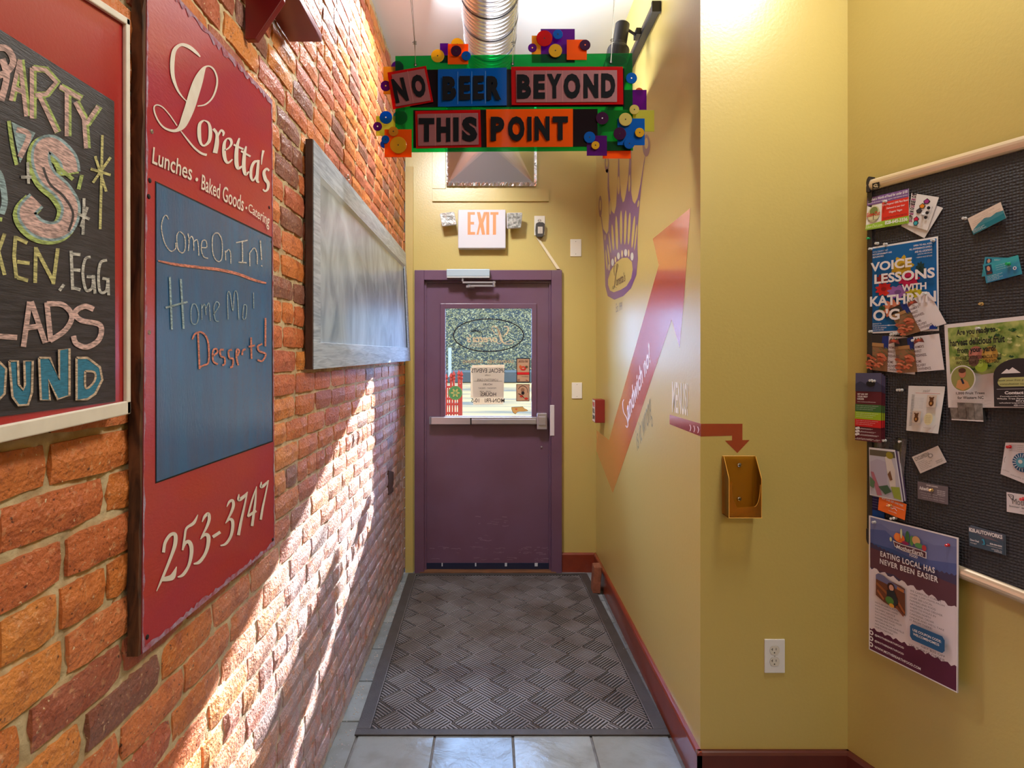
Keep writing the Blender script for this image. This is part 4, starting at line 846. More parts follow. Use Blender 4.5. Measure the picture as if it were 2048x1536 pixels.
MB().prism([f(*p, 0) for p in [(1535, 578), (1580, 585), (1898, 1052), (1845, 1052)]], (0, -.012, 0), mat('cream_plastic', (234, 222, 190), .4)).build('channel', cc_, bevel=.002)
pl1 = plate('blank_plate', 'blank ivory wall plate on the end wall above head height', 'wall plate', 1140.5, 478.5, 1162.5, 513, EW, group='blank wall plates right of the door')
pl2 = plate('blank_plate', 'blank ivory wall plate on the end wall beside the push bar', 'wall plate', 1143.5, 765, 1164, 797, EW, group='blank wall plates right of the door')
for t_, ys, xc in ((pl1, (483, 508), 1151.5), (pl2, (769, 793), 1154)):
    mb = MB()
    for yy in ys: mb.lathe(EW.p(xc, yy, .006), (0, -1, 0), [(.003, 0), (.002, .001)], flatc((176, 168, 150)), 8)
    mb.build('screws', t_)
# fire alarm pull on the right wall
al = thing('fire_alarm_box', 'small red alarm box with a white lettered face on the wall right of the door', 'alarm box', (.70, 4.0, 1.18))
MB().box((.674, 3.957, 1.105), (XR, 4.07, 1.258), mat('alarm_red', (140, 40, 36), .4)).build('housing', al, bevel=.003)
wf = Plane((.674, 0, 0), (-1, 0, 0)); mb = MB(); mb.keep = 1; f = lambda y, z: (.6728, y, z)
mb.poly([(.6734, 3.962, 1.11), (.6734, 4.066, 1.11), (.6734, 4.066, 1.253), (.6734, 3.962, 1.253)], flatc((236, 230, 222)))
text(mb, lambda u, v: (.6728, 4.062-.096*u, 1.25-.14*v), 'FIRE', .1, .08, .9, .3, red, bold=.03); text(mb, lambda u, v: (.6728, 4.062-.096*u, 1.25-.14*v), 'PULL', .1, .38, .9, .6, black, bold=.03); text(mb, lambda u, v: (.6728, 4.062-.096*u, 1.25-.14*v), 'DOWN', .1, .7, .9, .9, black, bold=.03)
mb.build('face', al)
# brick prop on the floor
bp_ = thing('brick_doorstop', 'loose brown brick propped on end against the baseboard corner by the mat', 'brick', (.70, 4.0, 0))
mb = MB(); V, F_ = brick_geo(random.Random(2), .085, .185); 
q = mb.add([((-y_*.55), x_*1.5+.01, z_) for x_, y_, z_ in V], F_, mat('brown_brick', (150, 92, 66), .85, noise=.8, nscale=30, col2=(120, 70, 48), bump=.8, bscale=90))
o = None
mb = MB(); mb.prism([(-.022, -.045, 0), (.026, -.050, 0), (.026, .045, 0), (-.022, .040, 0)], (.010, 0, .17), mat('brown_brick', (150, 92, 66), .85)); o = mb.build('block', bp_, bevel=.004)
for v in o.data.vertices: v.co += Vector((.668, 3.93, .009))
# ================================================================== painted graphics on the right wall
GR = Plane((XR, 0, 0), (-1, 0, 0))
purple = mat('purple_vinyl', (108, 62, 134), .3, spec=.6, coat=.3)
orange_v = mat('orange_vinyl', (214, 96, 40), .24, spec=.7, noise=.5, nscale=2.5, col2=(206, 86, 44), coat=1, ior=1.9)
cr = thing('crown_mural', "purple cartoon crown decal with a cafe name oval high on the right wall", 'wall decal', GR.p(1240, 450))
f = lambda x, y, o=.0006: GR.p(1180+x/4.517, 280+y/4.517, o)
mb = MB(); mb.keep = 1; wallc = mat('crown_cutout', (216, 200, 150), .4)
def E(cx, cy, rx, ry, n=28, rot=0): return [(cx+rx*math.cos(a)*math.cos(rot)-ry*math.sin(a)*math.sin(rot), cy+rx*math.cos(a)*math.sin(rot)+ry*math.sin(a)*math.cos(rot)) for a in [2*math.pi*i/n for i in range(n)]]
outer = [(118, 800), (150, 850), (165, 820), (172, 700), (168, 560), (158, 440), (160, 300), (140, 285), (150, 260), (170, 270), (172, 400), (185, 560), (195, 640), (218, 668), (235, 600), (242, 480), (250, 320), (255, 170), (264, 170), (268, 330), (280, 500), (295, 565), (310, 550), (325, 480), (345, 340), (352, 220), (360, 90), (374, 90), (372, 300), (372, 470), (385, 550), (404, 577), (430, 520), (455, 400), (485, 200), (497, 140), (500, 150), (480, 280), (462, 430), (450, 560), (440, 680), (430, 800), (428, 960), (432, 1080), (418, 1220), (370, 1340), (300, 1410), (220, 1443), (160, 1410), (138, 1320), (135, 1200), (130, 1050), (122, 930), (118, 860), (98, 700), (92, 690), (104, 690)]
hol = [E(268, 1216, 120, 150, 40, .35)]
# oval hollow, slanted
hol = [[(162, 1260), (185, 1180), (235, 1105), (290, 1065), (340, 1063), (378, 1100), (386, 1170), (372, 1250), (330, 1320), (280, 1352), (215, 1376), (180, 1360), (163, 1310)]]
for (cx, cy, rx, ry, ro) in ((182, 610, 9, 70, 0), (205, 880, 12, 130, -.06), (240, 840, 14, 170, -.03), (280, 790, 14, 170, .0), (318, 790, 14, 170, .03), (353, 800, 14, 160, .05), (390, 830, 14, 160, .09), (412, 880, 9, 130, .1), (178, 930, 7, 100, -.1), (148, 1080, 8, 100, -.08), (168, 1040, 8, 110, -.12), (355, 390, 11, 86, .04), (258, 410, 13, 90, 0), (435, 575, 9, 36, .15), (135, 880, 5, 30, 0)):
    hol.append(E(cx, cy, rx*.85, ry*.92, 20, ro))
gems = [(204, 1105, 12, 34), (257, 1047, 13, 32), (290, 1028, 7, 34), (322, 1018, 14, 33), (349, 1022, 7, 34), (380, 1052, 14, 36), (230, 1080, 7, 28), (172, 1150, 6, 30)]
o3 = [f(*p) for p in outer]; mb.holes([o3]+[[f(*p) for p in h] for h in hol], purple)
for a, b, c, d in gems: mb.poly([f(*p, .0012) for p in E(a, b, c, d, 16)], flatc((206, 206, 192)) if c > 10 else wallc)
for (cx, cy, rx, ry) in ((93, 600, 15, 98), (152, 215, 20, 80), (508, 50, 34, 100)):
    o_ = E(cx, cy, rx, ry, 30); i_ = E(cx, cy-(10 if rx < 30 else 20), rx*.5, ry*.5, 24); mb.holes([[f(*p) for p in o_], [f(*p) for p in i_]], mat('mauve_vinyl', (120, 66, 108), .3, coat=.3))
mb.build('crown', cr)
mb = MB(); mb.keep = 1; ink = flatc((120, 96, 72)); g3 = lambda x, y: GR.p(1210+x/10.24, 490+y/10.24, .0012)
for s_ in ([(215, 420, 5), (190, 430, 6), (180, 520, 7), (195, 630, 6)], [(258, 390, 6), (240, 400, 10), (225, 560, 12), (205, 740, 12), (190, 850, 9), (165, 900, 7), (155, 860, 6), (180, 840, 5), (240, 880, 7)], [(258, 390, 6), (262, 430, 7), (235, 560, 5)]): ribbon(mb, g3, s_, 6, ink)
quadtext(mb, g3, "oretta's", [(228, 640), (412, 545), (412, 740), (228, 840)], ink, bold=.01)
quadtext(mb, g3, "Est. 1999", [(225, 1200), (350, 1160), (350, 1330), (225, 1380)], flatc((150, 140, 124)), bold=.0)
mb.build('lettering', cr)
ar = thing('arrow_mural', 'long orange slanted arrow decal pointing up on the right wall', 'wall decal', GR.p(1280, 700))
ap = [(1380.5, 416), (1305.5, 477.5), (1317.5, 530), (1218, 880), (1192.8, 860), (1192.8, 902), (1225.5, 985.5), (1238, 950), (1270, 857), (1343.5, 639.5), (1359, 696), (1366, 620), (1368.5, 590)]
mb = MB(); mb.keep = 1; mb.poly([GR.p(*p, .0006) for p in ap], orange_v); mb.build('arrow', ar)
mb = MB(); mb.keep = 1; wv = flatc((226, 222, 226), .35); g4 = lambda x, y: GR.p(1240+x/5.69, 660+y/5.69, .0013)
for s_ in ([(45, 790), (30, 830), (40, 930), (75, 1000), (90, 1070), (80, 1110), (65, 1085)],): ribbon(mb, g4, s_, 8, wv)
quadtext(mb, g4, "andwich no?", [(70, 800), (330, 130), (350, 360), (90, 1060)], wv, bold=.02)
mb.build('script_lettering', ar)
sw_ = thing('script_decal', 'faint grey handwritten wording decal running beside the orange arrow', 'wall decal', g4(280, 1150))
mb = MB(); mb.keep = 1; quadtext(mb, g4, "is it wrong", [(175, 1150), (330, 690), (380, 1080), (205, 1460)], flatc((150, 146, 116)), bold=-.005, shear=.1); mb.build('lettering', sw_)
ma = thing('menu_arrow', 'short red arrow decal turning the wall corner and pointing down at the brochure holder', 'wall decal', FW.p(1440, 870))
redv = mat('red_vinyl', (160, 34, 18), .26, spec=.6, coat=1, ior=1.9)
f2_ = lambda x, y, o=.0006: GR.p(1330+x/9.6, 740+y/9.6, o)
mb = MB(); mb.keep = 1; mb.poly([f2_(88, 855), f2_(688, 1030), f2_(688, 1275), f2_(88, 1040)], redv)
f5 = lambda x, y, o=.0006: FW.p(1160+x/3.072, 800+y/3.072, o)
mb.poly([f5(*p) for p in [(741, 146), (998, 146), (998, 246), (1042, 246), (967, 326), (891, 250), (934, 248), (934, 219), (741, 224)]], redv); mb.build('arrow', ma)
mb = MB(); mb.keep = 1
for i in range(3): ribbon(mb, lambda x, y: f2_(x, y, .0012), [(475+75*i, 1050+18*i), (495+75*i, 1110+18*i), (478+75*i, 1175+18*i)], 12, wv)
mb.build('chevrons', ma)
mn = thing('menus_lettering', 'white MENUS! lettering decal above the short red arrow', 'wall decal', f2_(280, 550))
mb = MB(); mb.keep = 1; quadtext(mb, lambda x, y: f2_(x, y, .0010), "MENUS!", [(135, 215), (435, 255), (435, 885), (135, 815)], flatc((236, 232, 214), .3), bold=.02); mb.build('lettering', mn)
# ================================================================== hanging sign
YS = 2.30
SP = Plane((0, YS, 0), (0, -1, 0))
sg = thing('hanging_sign', 'coloured acrylic NO BEER BEYOND THIS POINT sign hanging on wires from the ceiling', 'hanging sign', SP.p(1027, 206))
A_green = acrylic('acrylic_green', (0, 120, 66), .82, (70, 222, 146)); A_dark = acrylic('acrylic_dark', (26, 14, 26), .35, (60, 34, 60)); A_red = acrylic('acrylic_red', (206, 14, 22), .35, (240, 40, 44)); A_blue = acrylic('acrylic_blue', (0, 92, 190), .25, (60, 150, 240)); A_or = acrylic('acrylic_orange', (255, 96, 10), .3, (255, 130, 40)); A_pur = acrylic('acrylic_purple', (104, 14, 140), .55, (150, 50, 190)); A_yel = acrylic('acrylic_yellow', (228, 176, 40), .3, (250, 210, 90)); A_lim = acrylic('acrylic_lime', (204, 204, 84), .5, (226, 226, 120)); A_frost = acrylic('acrylic_frosted', (176, 110, 118), .35, (220, 190, 190), .4); A_plum = acrylic('acrylic_plum', (66, 22, 66), .3, (110, 50, 110)); A_cream = acrylic('acrylic_cream', (214, 196, 110), .3, (230, 220, 150)); A_gold = acrylic('acrylic_gold', (224, 160, 50), .4, (246, 190, 90))
blackv = mat('black_lettering', (14, 15, 20), .85, spec=.1)
z2 = lambda x, y: (680+x/3, y/3)          # crop frame used for the measurements
def slab(q, m, off, th=.003, nm_='panel', parent=sg):
    mb = MB(); P = [SP.p(*p, off) for p in q]; mb.prism(P, (0, -th, 0), m); return mb.build(nm_, parent)
slab([z2(333, 339), z2(1752, 322), z2(1757, 905), z2(333, 915)], A_green, 0, .004, 'backing_panel')
slab([z2(420, 420), z2(1705, 412), z2(1705, 640), z2(420, 645)], A_dark, .006, .002, 'dark_strip'); slab([z2(440, 662), z2(1545, 655), z2(1545, 880), z2(440, 888)], A_dark, .006, .002, 'dark_strip')
# word plates with separate letters
def plate_word(q, m, letters, li, frost=None, face=None):
    p = slab(q, m, .012, .003, 'word_plate')
    if frost: slab(frost, A_frost, .0165, .001, 'letter_panel', p)
    for b, qd in letters:
        mb = MB(); mb.keep = 1; quadtext(mb, lambda x, y: SP.p(*z2(x, y), .0195), b, qd, blackv, bold=.06); mb.build('letter', p)
    for a, b in li:
        mb = MB(); mb.keep = 1; P0, P1 = z2(*a), z2(*b); mb.poly([SP.p(P0[0]-.25, P0[1], .0188), SP.p(P0[0]+.25, P0[1], .0188), SP.p(P1[0]+.25, P1[1], .0188), SP.p(P1[0]-.25, P1[1], .0188)], flatc((190, 120, 120) if frost else (90, 150, 210))); mb.build('tile_edge', p)
R4 = lambda x0, y0, x1, y1, s=0: [(x0, y0), (x1, y0-s), (x1, y1-s), (x0, y1)]
plate_word([z2(285, 437), z2(517, 397), z2(560, 612), z2(318, 657)], A_red, [('N', [(305, 476), (380, 463), (415, 603), (335, 620)]), ('O', [(420, 455), (500, 440), (523, 575), (443, 592)])], [((405, 425), (440, 620))], [z2(310, 448), z2(506, 412), z2(545, 603), z2(335, 640)])
plate_word([z2(588, 418), z2(1000, 408), z2(1000, 634), z2(588, 642)], A_blue, [('B', R4(615, 458, 698, 602, 1)), ('E', R4(716, 456, 782, 600, 1)), ('E', R4(800, 454, 864, 598, 1)), ('R', R4(882, 456, 968, 600, 1))], [((707, 430), (707, 625)), ((791, 428), (791, 623)), ((873, 426), (873, 622))])
plate_word([z2(1027, 402), z2(1696, 402), z2(1699, 628), z2(1030, 632)], A_red, [('B', R4(1062, 446, 1147, 592)), ('E', R4(1162, 446, 1230, 592)), ('Y', R4(1243, 443, 1330, 590)), ('O', R4(1342, 441, 1442, 592)), ('N', R4(1462, 443, 1550, 588)), ('D', R4(1568, 440, 1652, 586))], [((1140+14, 425), (1154, 612)), ((1237, 425), (1237, 612)), ((1336, 425), (1336, 612)), ((1452, 425), (1452, 612)), ((1560, 425), (1560, 612))], [z2(1055, 424), z2(1662, 422), z2(1662, 612), z2(1058, 615)])
plate_word([z2(452, 668), z2(842, 660), z2(848, 884), z2(457, 892)], A_red, [('T', R4(472, 708, 566, 850)), ('H', R4(580, 706, 662, 850)), ('I', [(680, 704), (712, 704), (712, 848), (680, 848)]), ('S', R4(732, 700, 824, 850))], [((572, 685), (572, 875)), ((671, 683), (671, 872)), ((722, 681), (722, 870))], [z2(465, 685), z2(828, 678), z2(832, 868), z2(470, 876)])
plate_word([z2(877, 658), z2(1397, 655), z2(1397, 882), z2(880, 884)], A_or, [('P', R4(904, 700, 986, 846)), ('O', R4(1008, 697, 1108, 848)), ('I', [(1124, 700), (1150, 700), (1150, 844), (1124, 844)]), ('N', R4(1168, 698, 1258, 843)), ('T', R4(1276, 698, 1368, 840))], [])
# squares and drilled discs of the border; off > 0 is in front of the backing, < 0 behind
def sq(x0, y0, x1, y1, m, off, th=.003): slab([z2(x0, y0), z2(x1, y0), z2(x1, y1), z2(x0, y1)], m, off, th, 'square')
def dc(x, y, r, m, off, hole=dark):
    px, py = z2(x, y); rr_ = r/3*YS/F; c = SP.p(px, py, off); mb = MB(); mb.lathe(c, (0, -1, 0), [(rr_*.97, 0), (rr_, .0006), (rr_, .0028), (rr_*.97, .0034)], m, 32); d = mb.build('disc', sg)
    mb = MB(); mb.lathe(c, (0, -1, 0), [(.0026, .0034), (.0026, .0040)], hole, 10); mb.build('peg', d)
sq(600, 262, 650, 378, A_pur, -.006); sq(647, 266, 770, 387, A_or, .008); dc(704, 268, 38, A_yel, .002); dc(586, 337, 39, A_yel, .010); dc(697, 307, 32, A_plum, .014); dc(757, 337, 28, A_blue, .014)
sq(1150, 216, 1205, 378, A_gold, -.006); sq(1204, 176, 1408, 378, A_pur, -.010); sq(1360, 240, 1480, 361, A_or, .008); dc(1226, 232, 48, A_red, .006); dc(1307, 208, 29, A_blue, .006); dc(1292, 306, 40, A_yel, .009); dc(1154, 289, 26, A_pur, .004, flatc((230, 170, 70))); dc(1470, 272, 32, A_plum, .014, flatc((220, 90, 40)))
dc(345, 405, 38, A_pur, -.008); sq(261, 402, 333, 566, A_gold, -.004); dc(275, 517, 31, A_pur, .008, flatc((230, 170, 70)))
sq(217, 698, 333, 816, A_lim, -.004); dc(276, 706, 38, A_blue, .006, cream); dc(226, 760, 27, A_pur, .006, cream); sq(268, 778, 430, 944, A_or, .007); dc(321, 790, 29, A_gold, .012); dc(273, 838, 24, A_blue, .012); dc(266, 866, 24, A_blue, .002); dc(350, 872, 50, A_yel, .012); dc(362, 706, 44, acrylic('acrylic_teal', (10, 130, 130), .5, (60, 190, 190)), -.006)
dc(1748, 471, 33, A_blue, .008, cream); sq(1697, 541, 1838, 660, A_pur, -.006); dc(1794, 552, 24, acrylic('acrylic_amber', (190, 90, 60), .5, (230, 150, 90)), -.012)
sq(1566, 663, 1884, 790, A_lim, -.004, .003); dc(1765, 659, 29, A_cream, .010); sq(1664, 713, 1827, 872, A_blue, .007); dc(1573, 711, 38, A_plum, .010, flatc((190, 180, 190))); dc(1712, 718, 39, A_cream, .014); dc(1678, 803, 38, A_plum, .014); dc(1797, 797, 28, A_yel, .014); dc(1735, 862, 32, A_blue, .014)
sq(1480, 815, 1601, 935, A_pur, .006); dc(1497, 825, 34, A_blue, .012); dc(1532, 873, 24, A_yel, .012); sq(1576, 850, 1744, 952, A_or, -.006)
# wires, eyes and twists
cab = mat('wire_steel', (120, 118, 112), .35, metal=.8)
for i, ((ex_, ey_), (tx, ty), (ux, uy)) in enumerate((((453, 390), (447, 258), (425, 0)), ((1035, 384), (1037, 258), (1068, -20)), ((1625, 372), (1632, 245), (1648, 0)))):
    a = SP.p(*z2(ex_, ey_), .006); b = SP.p(*z2(tx, ty), .004); c = SP.p(*z2(ux, uy), .002); c = b+(c-b)*((ZC-b.z)/(c.z-b.z)); mb = MB()
    mb.tube([a+Vector((.001, -.002, 0)), b, c], .0011, cab, 6); mb.tube([a-Vector((.001, .002, 0)), b+Vector((.002, 0, 0)), b+(c-b)*.35+Vector(((-.006, .012, .006)[i]*-1, 0, 0))], .0009, cab, 6)
    for k in range(5): mb.tube([b+Vector((-.006+.003*math.sin(k*2), -.003, -.006+.003*k)), b+Vector((.007, .002, -.005+.003*k)), b+Vector((-.003, .003, -.003+.003*k))], .001, cab, 5)
    mb.build('wire', sg)
    mb = MB(); mb.lathe(SP.p(*z2(ex_, ey_), .005), (0, -1, 0), [(.006, 0), (.006, .0015), (.0035, .002)], dark, 14); e__ = mb.build('eyelet', sg); mb = MB(); mb.lathe(SP.p(*z2(ex_, ey_+1), .0075), (0, -1, 0), [(.0028, 0), (.0015, .0012)], flatc((190, 190, 190)), 10); mb.build('eyelet_centre', e__)
# ================================================================== track lighting on the right wall
tk = thing('track_light', 'black track light bar with cylinder lamp heads along the top of the right wall', 'track light', (.72, 3.3, 3.07))
bm_ = mat('black_metal', (34, 30, 32), .42, metal=.2)
MB().box((.700, 2.64, 3.058), (.736, 4.24, 3.094), bm_).build('track', tk, bevel=.003)
MB().box((.698, 2.632, 3.052), (.737, 2.648, 3.100), bm_).build('end_cap', tk)
cols = mat('slot_line', (120, 104, 84), .4, metal=.5); MB().box((.6985, 2.66, 3.073), (.7002, 4.24, 3.079), cols).build('slot', tk)
def head(Y, tip, lean):
    ax = Vector(lean).normalized(); top = Vector(tip); mb = MB()
    MB().box((.676, Y-.03, 3.060), (.699, Y+.03, 3.092), bm_).build('adapter', tk, bevel=.002)
    a_ = MB(); a_.tube([(.678, Y, 3.074), top+ax*.03+Vector((.03, 0, 0))], .0065, bm_, 8); a_.build('arm', tk)
    mb.lathe(top, ax, [(.0, -.001), (.030, 0), (.034, .004), (.034, .10), (.036, .104), (.036, .108), (.050, .125), (.053, .135), (.053, .185), (.050, .188), (.046, .182), (.030, .12)], bm_, 28, cap=False); h_ = mb.build('lamp_head', tk, smooth=False)
    for k in range(5):
        a = k*1.257; u = ax.orthogonal().normalized(); v = ax.cross(u); p = top+(u*math.cos(a)+v*math.sin(a))*.018-ax*.0015; q = MB(); q.lathe(p, -ax, [(.006, 0), (.005, .001)], dark, 8); q.build('vent', h_)
head(2.86, (.618, 2.86, 3.125), (-.17, -.06, -1)); head(3.12, (.625, 3.10, 3.10), (-.3, .5, -.9))
# ================================================================== front wall: outlet and brochure holder
o2 = plate('wall_outlet', 'white duplex outlet low on the yellow wall facing the camera', 'outlet', 1528, 1277.5, 1568.5, 1344.5, FW, (226, 228, 236))
f = lambda x, y, o=.0: FW.p(1510+x/15.36, 1260+y/15.36, .006+o)
for cy in (625, 975):
    mb = MB(); sh = [(x, max(min(y, cy+128), cy-128)) for x, y in E(605, cy, 150, 150, 40)]; mb.prism([f(*p) for p in sh], (0, -.0012, 0), flatc((214, 212, 208), .35)); so = mb.build('socket', o2)
    mb = MB(); mb.keep = 1; g = lambda x, y: f(x, y, .0016)
    o_ = [(605+(x-605)*1.03, cy+(y-cy)*1.03) for x, y in sh]; mb.holes([[f(*p, .0003) for p in o_], [f(*p, .0003) for p in sh]], flatc((120, 120, 126)))
    for q in ([(528, cy-70), (545, cy-70), (545, cy+10), (528, cy+10)], [(490, cy-35), (528, cy-35), (528, cy-22), (490, cy-22)], [(640, cy-68), (656, cy-68), (656, cy), (640, cy)]): mb.poly([g(*p) for p in q], dark)
    mb.poly([g(*p) for p in E(598, cy+75, 20, 20, 12)], dark); mb.build('slots', so)
mb = MB(); mb.lathe(f(605, 800), (0, -1, 0), [(.003, 0), (.002, .0012)], flatc((170, 168, 164)), 10); mb.build('screw', o2)
bh = thing('brochure_holder', 'empty amber acrylic brochure holder screwed to the yellow wall under the red arrow', 'brochure holder', FW.p(1480, 980))
amb = acrylic('amber_acrylic', (255, 176, 64), .82, (255, 240, 186), .05); ambe = mat('amber_edge', (250, 196, 90), .2, emit=0, coat=.5)
K = lambda px, py, o: FW.p(px, py, 0)+Vector((0, -o, 0))
hx0, hx1 = K(1443.5, 0, 0).x, K(1508, 0, 0).x; hz0, hz1 = K(0, 1027, 0).z, K(0, 911.5, 0).z; zc_ = K(0, 950, 0).z; d_ = .058; t_ = .0025
MB().box((hx0, YF-.005, hz0), (hx1, YF-.0025, hz1), amb).build('back_plate', bh)
side = [(0, hz1), (.012, hz1), (d_, zc_), (d_, hz0), (0, hz0)]
for x in (hx0, hx1-t_):
    MB().prism([(x, YF-.005-a, b) for a, b in side], (t_, 0, 0), amb).build('side_plate', bh)
    mb = MB(); P_ = [(x+.0012, YF-.005-a, b) for a, b in side[1:4]]; mb.tube(P_, .0011, ambe, 6); mb.build('edge', bh)
MB().box((hx0, YF-.005-d_, hz0), (hx1, YF-.005, hz0+t_), amb).build('bottom_plate', bh)
# front lip with the finger cut-out
lip = [(hx0, hz0), (hx1, hz0), (hx1, hz0+.115)] + [(hx1-.006-.035*(1-math.cos(a))*.6, hz0+.115-.075*math.sin(a)) for a in [math.pi/2*i/8 for i in range(9)]] + [(hx0+.030, hz0+.036), (hx0+.014, hz0+.07), (hx0+.012, zc_-.01), (hx0, zc_-.01)]
MB().prism([(x, YF-.005-d_, z) for x, z in lip], (0, .0022, 0), amb).build('front_lip', bh)
mb = MB(); mb.tube([(hx0, YF-.006-d_, hz0+.001), (hx1, YF-.006-d_, hz0+.001)], .0012, ambe, 6); mb.tube([(hx0, YF-.0055, hz1), (hx1, YF-.0055, hz1)], .0012, ambe, 6); mb.tube([(x, YF-.0062-d_, z) for x, z in lip[2:12]], .0006, ambe, 5); mb.build('edge', bh)
chrome = mat('chrome', (216, 216, 226), .15, metal=1.0)
for py in (929.5, 997):
    c = K(1477.5, py, 0); mb = MB(); mb.lathe((c.x, YF-.005, c.z), (0, -1, 0), [(.008, 0), (.0075, .003), (.004, .005), (.001, .0052)], chrome, 16); mb.build('screw', bh)
    mb = MB(); [mb.box((c.x-.005, YF-.0108, c.z-.0008), (c.x+.005, YF-.0098, c.z+.0008), dark), mb.box((c.x-.0008, YF-.0108, c.z-.005), (c.x+.0008, YF-.0098, c.z+.005), dark)]; mb.build('cross_slot', bh)
# ================================================================== floor mat
mat_t = thing('entrance_mat', 'ribbed dark grey rubber entrance mat with basket-weave diamonds before the purple door', 'mat', (.05, 3.3, 0))
mr1 = mat('mat_rubber', (16, 15, 15), .8, noise=.6, nscale=60, col2=(24, 22, 22), bump=.4, bscale=300)
mr2 = mat('mat_nap', (138, 136, 142), .3, noise=.7, nscale=3.2, col2=(84, 68, 58), bump=.5, bscale=260, spec=.6)
mr3 = mat('mat_border', (70, 66, 66), .5, noise=.6, nscale=14, col2=(52, 48, 46), bump=.5, bscale=260)
M = [(-.598, 4.250), (.665, 4.250), (.716, 2.425), (-.560, 2.425)]
def mq(u, v): return tuple((M[0][i]*(1-u)+M[1][i]*u)*(1-v)+(M[3][i]*(1-u)+M[2][i]*u)*v for i in (0, 1))
ML, MW = 1.825, 1.27; bw = .055
P3 = lambda x, y, z: Vector((*mq(x/MW, y/ML), z))
mb = MB(); mb.prism([P3(.004, .004, .003), P3(MW-.004, .004, .003), P3(MW-.004, ML-.004, .003), P3(.004, ML-.004, .003)], (0, 0, .0035), mr1); mb.build('base', mat_t)
mb = MB()
for (x0, y0, x1, y1) in ((0, 0, MW, bw*.5), (0, ML-.038, MW, ML), (0, bw*.5, bw, ML-.038), (MW-bw, bw*.5, MW, ML-.038)):
    lo = [P3(x0, y0, .0032), P3(x1, y0, .0032), P3(x1, y1, .0032), P3(x0, y1, .0032)]; mb.prism(lo, (0, 0, .0075), mr3)
mb.build('border', mat_t, bevel=.002)
mb = MB()
for (a, b) in (((bw, bw*.5), (bw, ML-.038)), ((MW-bw, bw*.5), (MW-bw, ML-.038))): mb.tube([P3(a[0], a[1], .0108), P3(b[0], b[1], .0108)], .0016, mr2, 6)
mb.build('seam', mat_t)
# raised bars: each diamond holds parallel bars, alternate diamonds turned
ribs = MB(); ribs.keep = 1; dg = .1645; sd = dg/math.sqrt(2); NB = 8; ux = (math.sqrt(.5), math.sqrt(.5)); vx_ = (-math.sqrt(.5), math.sqrt(.5))
# anchor: a crossing of the diamond grid seen at pixel (945, 1424.8)
ax_, ay_ = (941.9-VX)*(H*F/(1424.8-VY))/F, H*F/(1424.8-VY)
inv = lambda X, Y: ((X-(M[0][0]+(M[3][0]-M[0][0])*((M[0][1]-Y)/ML)))/((M[1][0]-M[0][0])*1.0)*MW, M[0][1]-Y)
a0x, a0y = inv(ax_, ay_)
xa, xb, ya, yb = bw+.004, MW-bw-.004, bw*.5+.012, ML-.038-.004
def clip(p, q):
    t0, t1 = 0.0, 1.0; dx, dy = q[0]-p[0], q[1]-p[1]
    for pp, qq in ((-dx, p[0]-xa), (dx, xb-p[0]), (-dy, p[1]-ya), (dy, yb-p[1])):
        if abs(pp) < 1e-9:
            if qq < 0: return None
        else:
            r = qq/pp
            if pp < 0: t0 = max(t0, r)
            else: t1 = min(t1, r)
    if t1-t0 <= 0 or (t1-t0)*math.hypot(dx, dy) < .006: return None
    return (p[0]+dx*t0, p[1]+dy*t0), (p[0]+dx*t1, p[1]+dy*t1)
def rib(p, q, w_, z1=.0084):
    c = clip(p, q)
    if not c: return
    p, q = c; dx, dy = q[0]-p[0], q[1]-p[1]; l = math.hypot(dx, dy); nx, ny = -dy/l*w_/2, dx/l*w_/2; tx, ty = dx/l*.0015, dy/l*.0015; z0 = .0064
    V = [P3(p[0]+nx, p[1]+ny, z0), P3(p[0]-nx, p[1]-ny, z0), P3(q[0]-nx, q[1]-ny, z0), P3(q[0]+nx, q[1]+ny, z0)]
    n2 = .72; V += [P3(p[0]+nx*n2+tx, p[1]+ny*n2+ty, z1), P3(p[0]-nx*n2+tx, p[1]-ny*n2+ty, z1), P3(q[0]-nx*n2-tx, q[1]-ny*n2-ty, z1), P3(q[0]+nx*n2-tx, q[1]+ny*n2-ty, z1)]
    ribs.add(V, [(4, 5, 6, 7), (0, 1, 5, 4), (1, 2, 6, 5), (2, 3, 7, 6), (3, 0, 4, 7)], mr2)
N_ = 26
for i in range(-N_, N_):
    for j in range(-N_, N_):
        ox, oy = a0x+(ux[0]*i+vx_[0]*j)*sd, a0y+(ux[1]*i+vx_[1]*j)*sd
        if not (-.3 < ox < MW+.3 and -.3 < oy < ML+.3): continue
        A, B = (ux, vx_) if (i+j) % 2 else (vx_, ux)
        for k in range(NB+1):
            s_ = k/NB*sd; g0, g1 = (.0, sd) if k in (0,) else (.003, sd-.003)
            if k == NB: continue
            rib((ox+B[0]*s_+A[0]*g0, oy+B[1]*s_+A[1]*g0), (ox+B[0]*s_+A[0]*g1, oy+B[1]*s_+A[1]*g1), .0073 if k else .0085)
for i in range(-N_, N_):   # the lines of the diamond lattice
    for A, B in ((ux, vx_), (vx_, ux)):
        ox, oy = a0x+A[0]*i*sd, a0y+A[1]*i*sd; rib((ox-B[0]*3, oy-B[1]*3), (ox+B[0]*3, oy+B[1]*3), .006)
stuff(ribs.build('raised_bars', mat_t))
cb = MB(); c_r = random.Random(4)
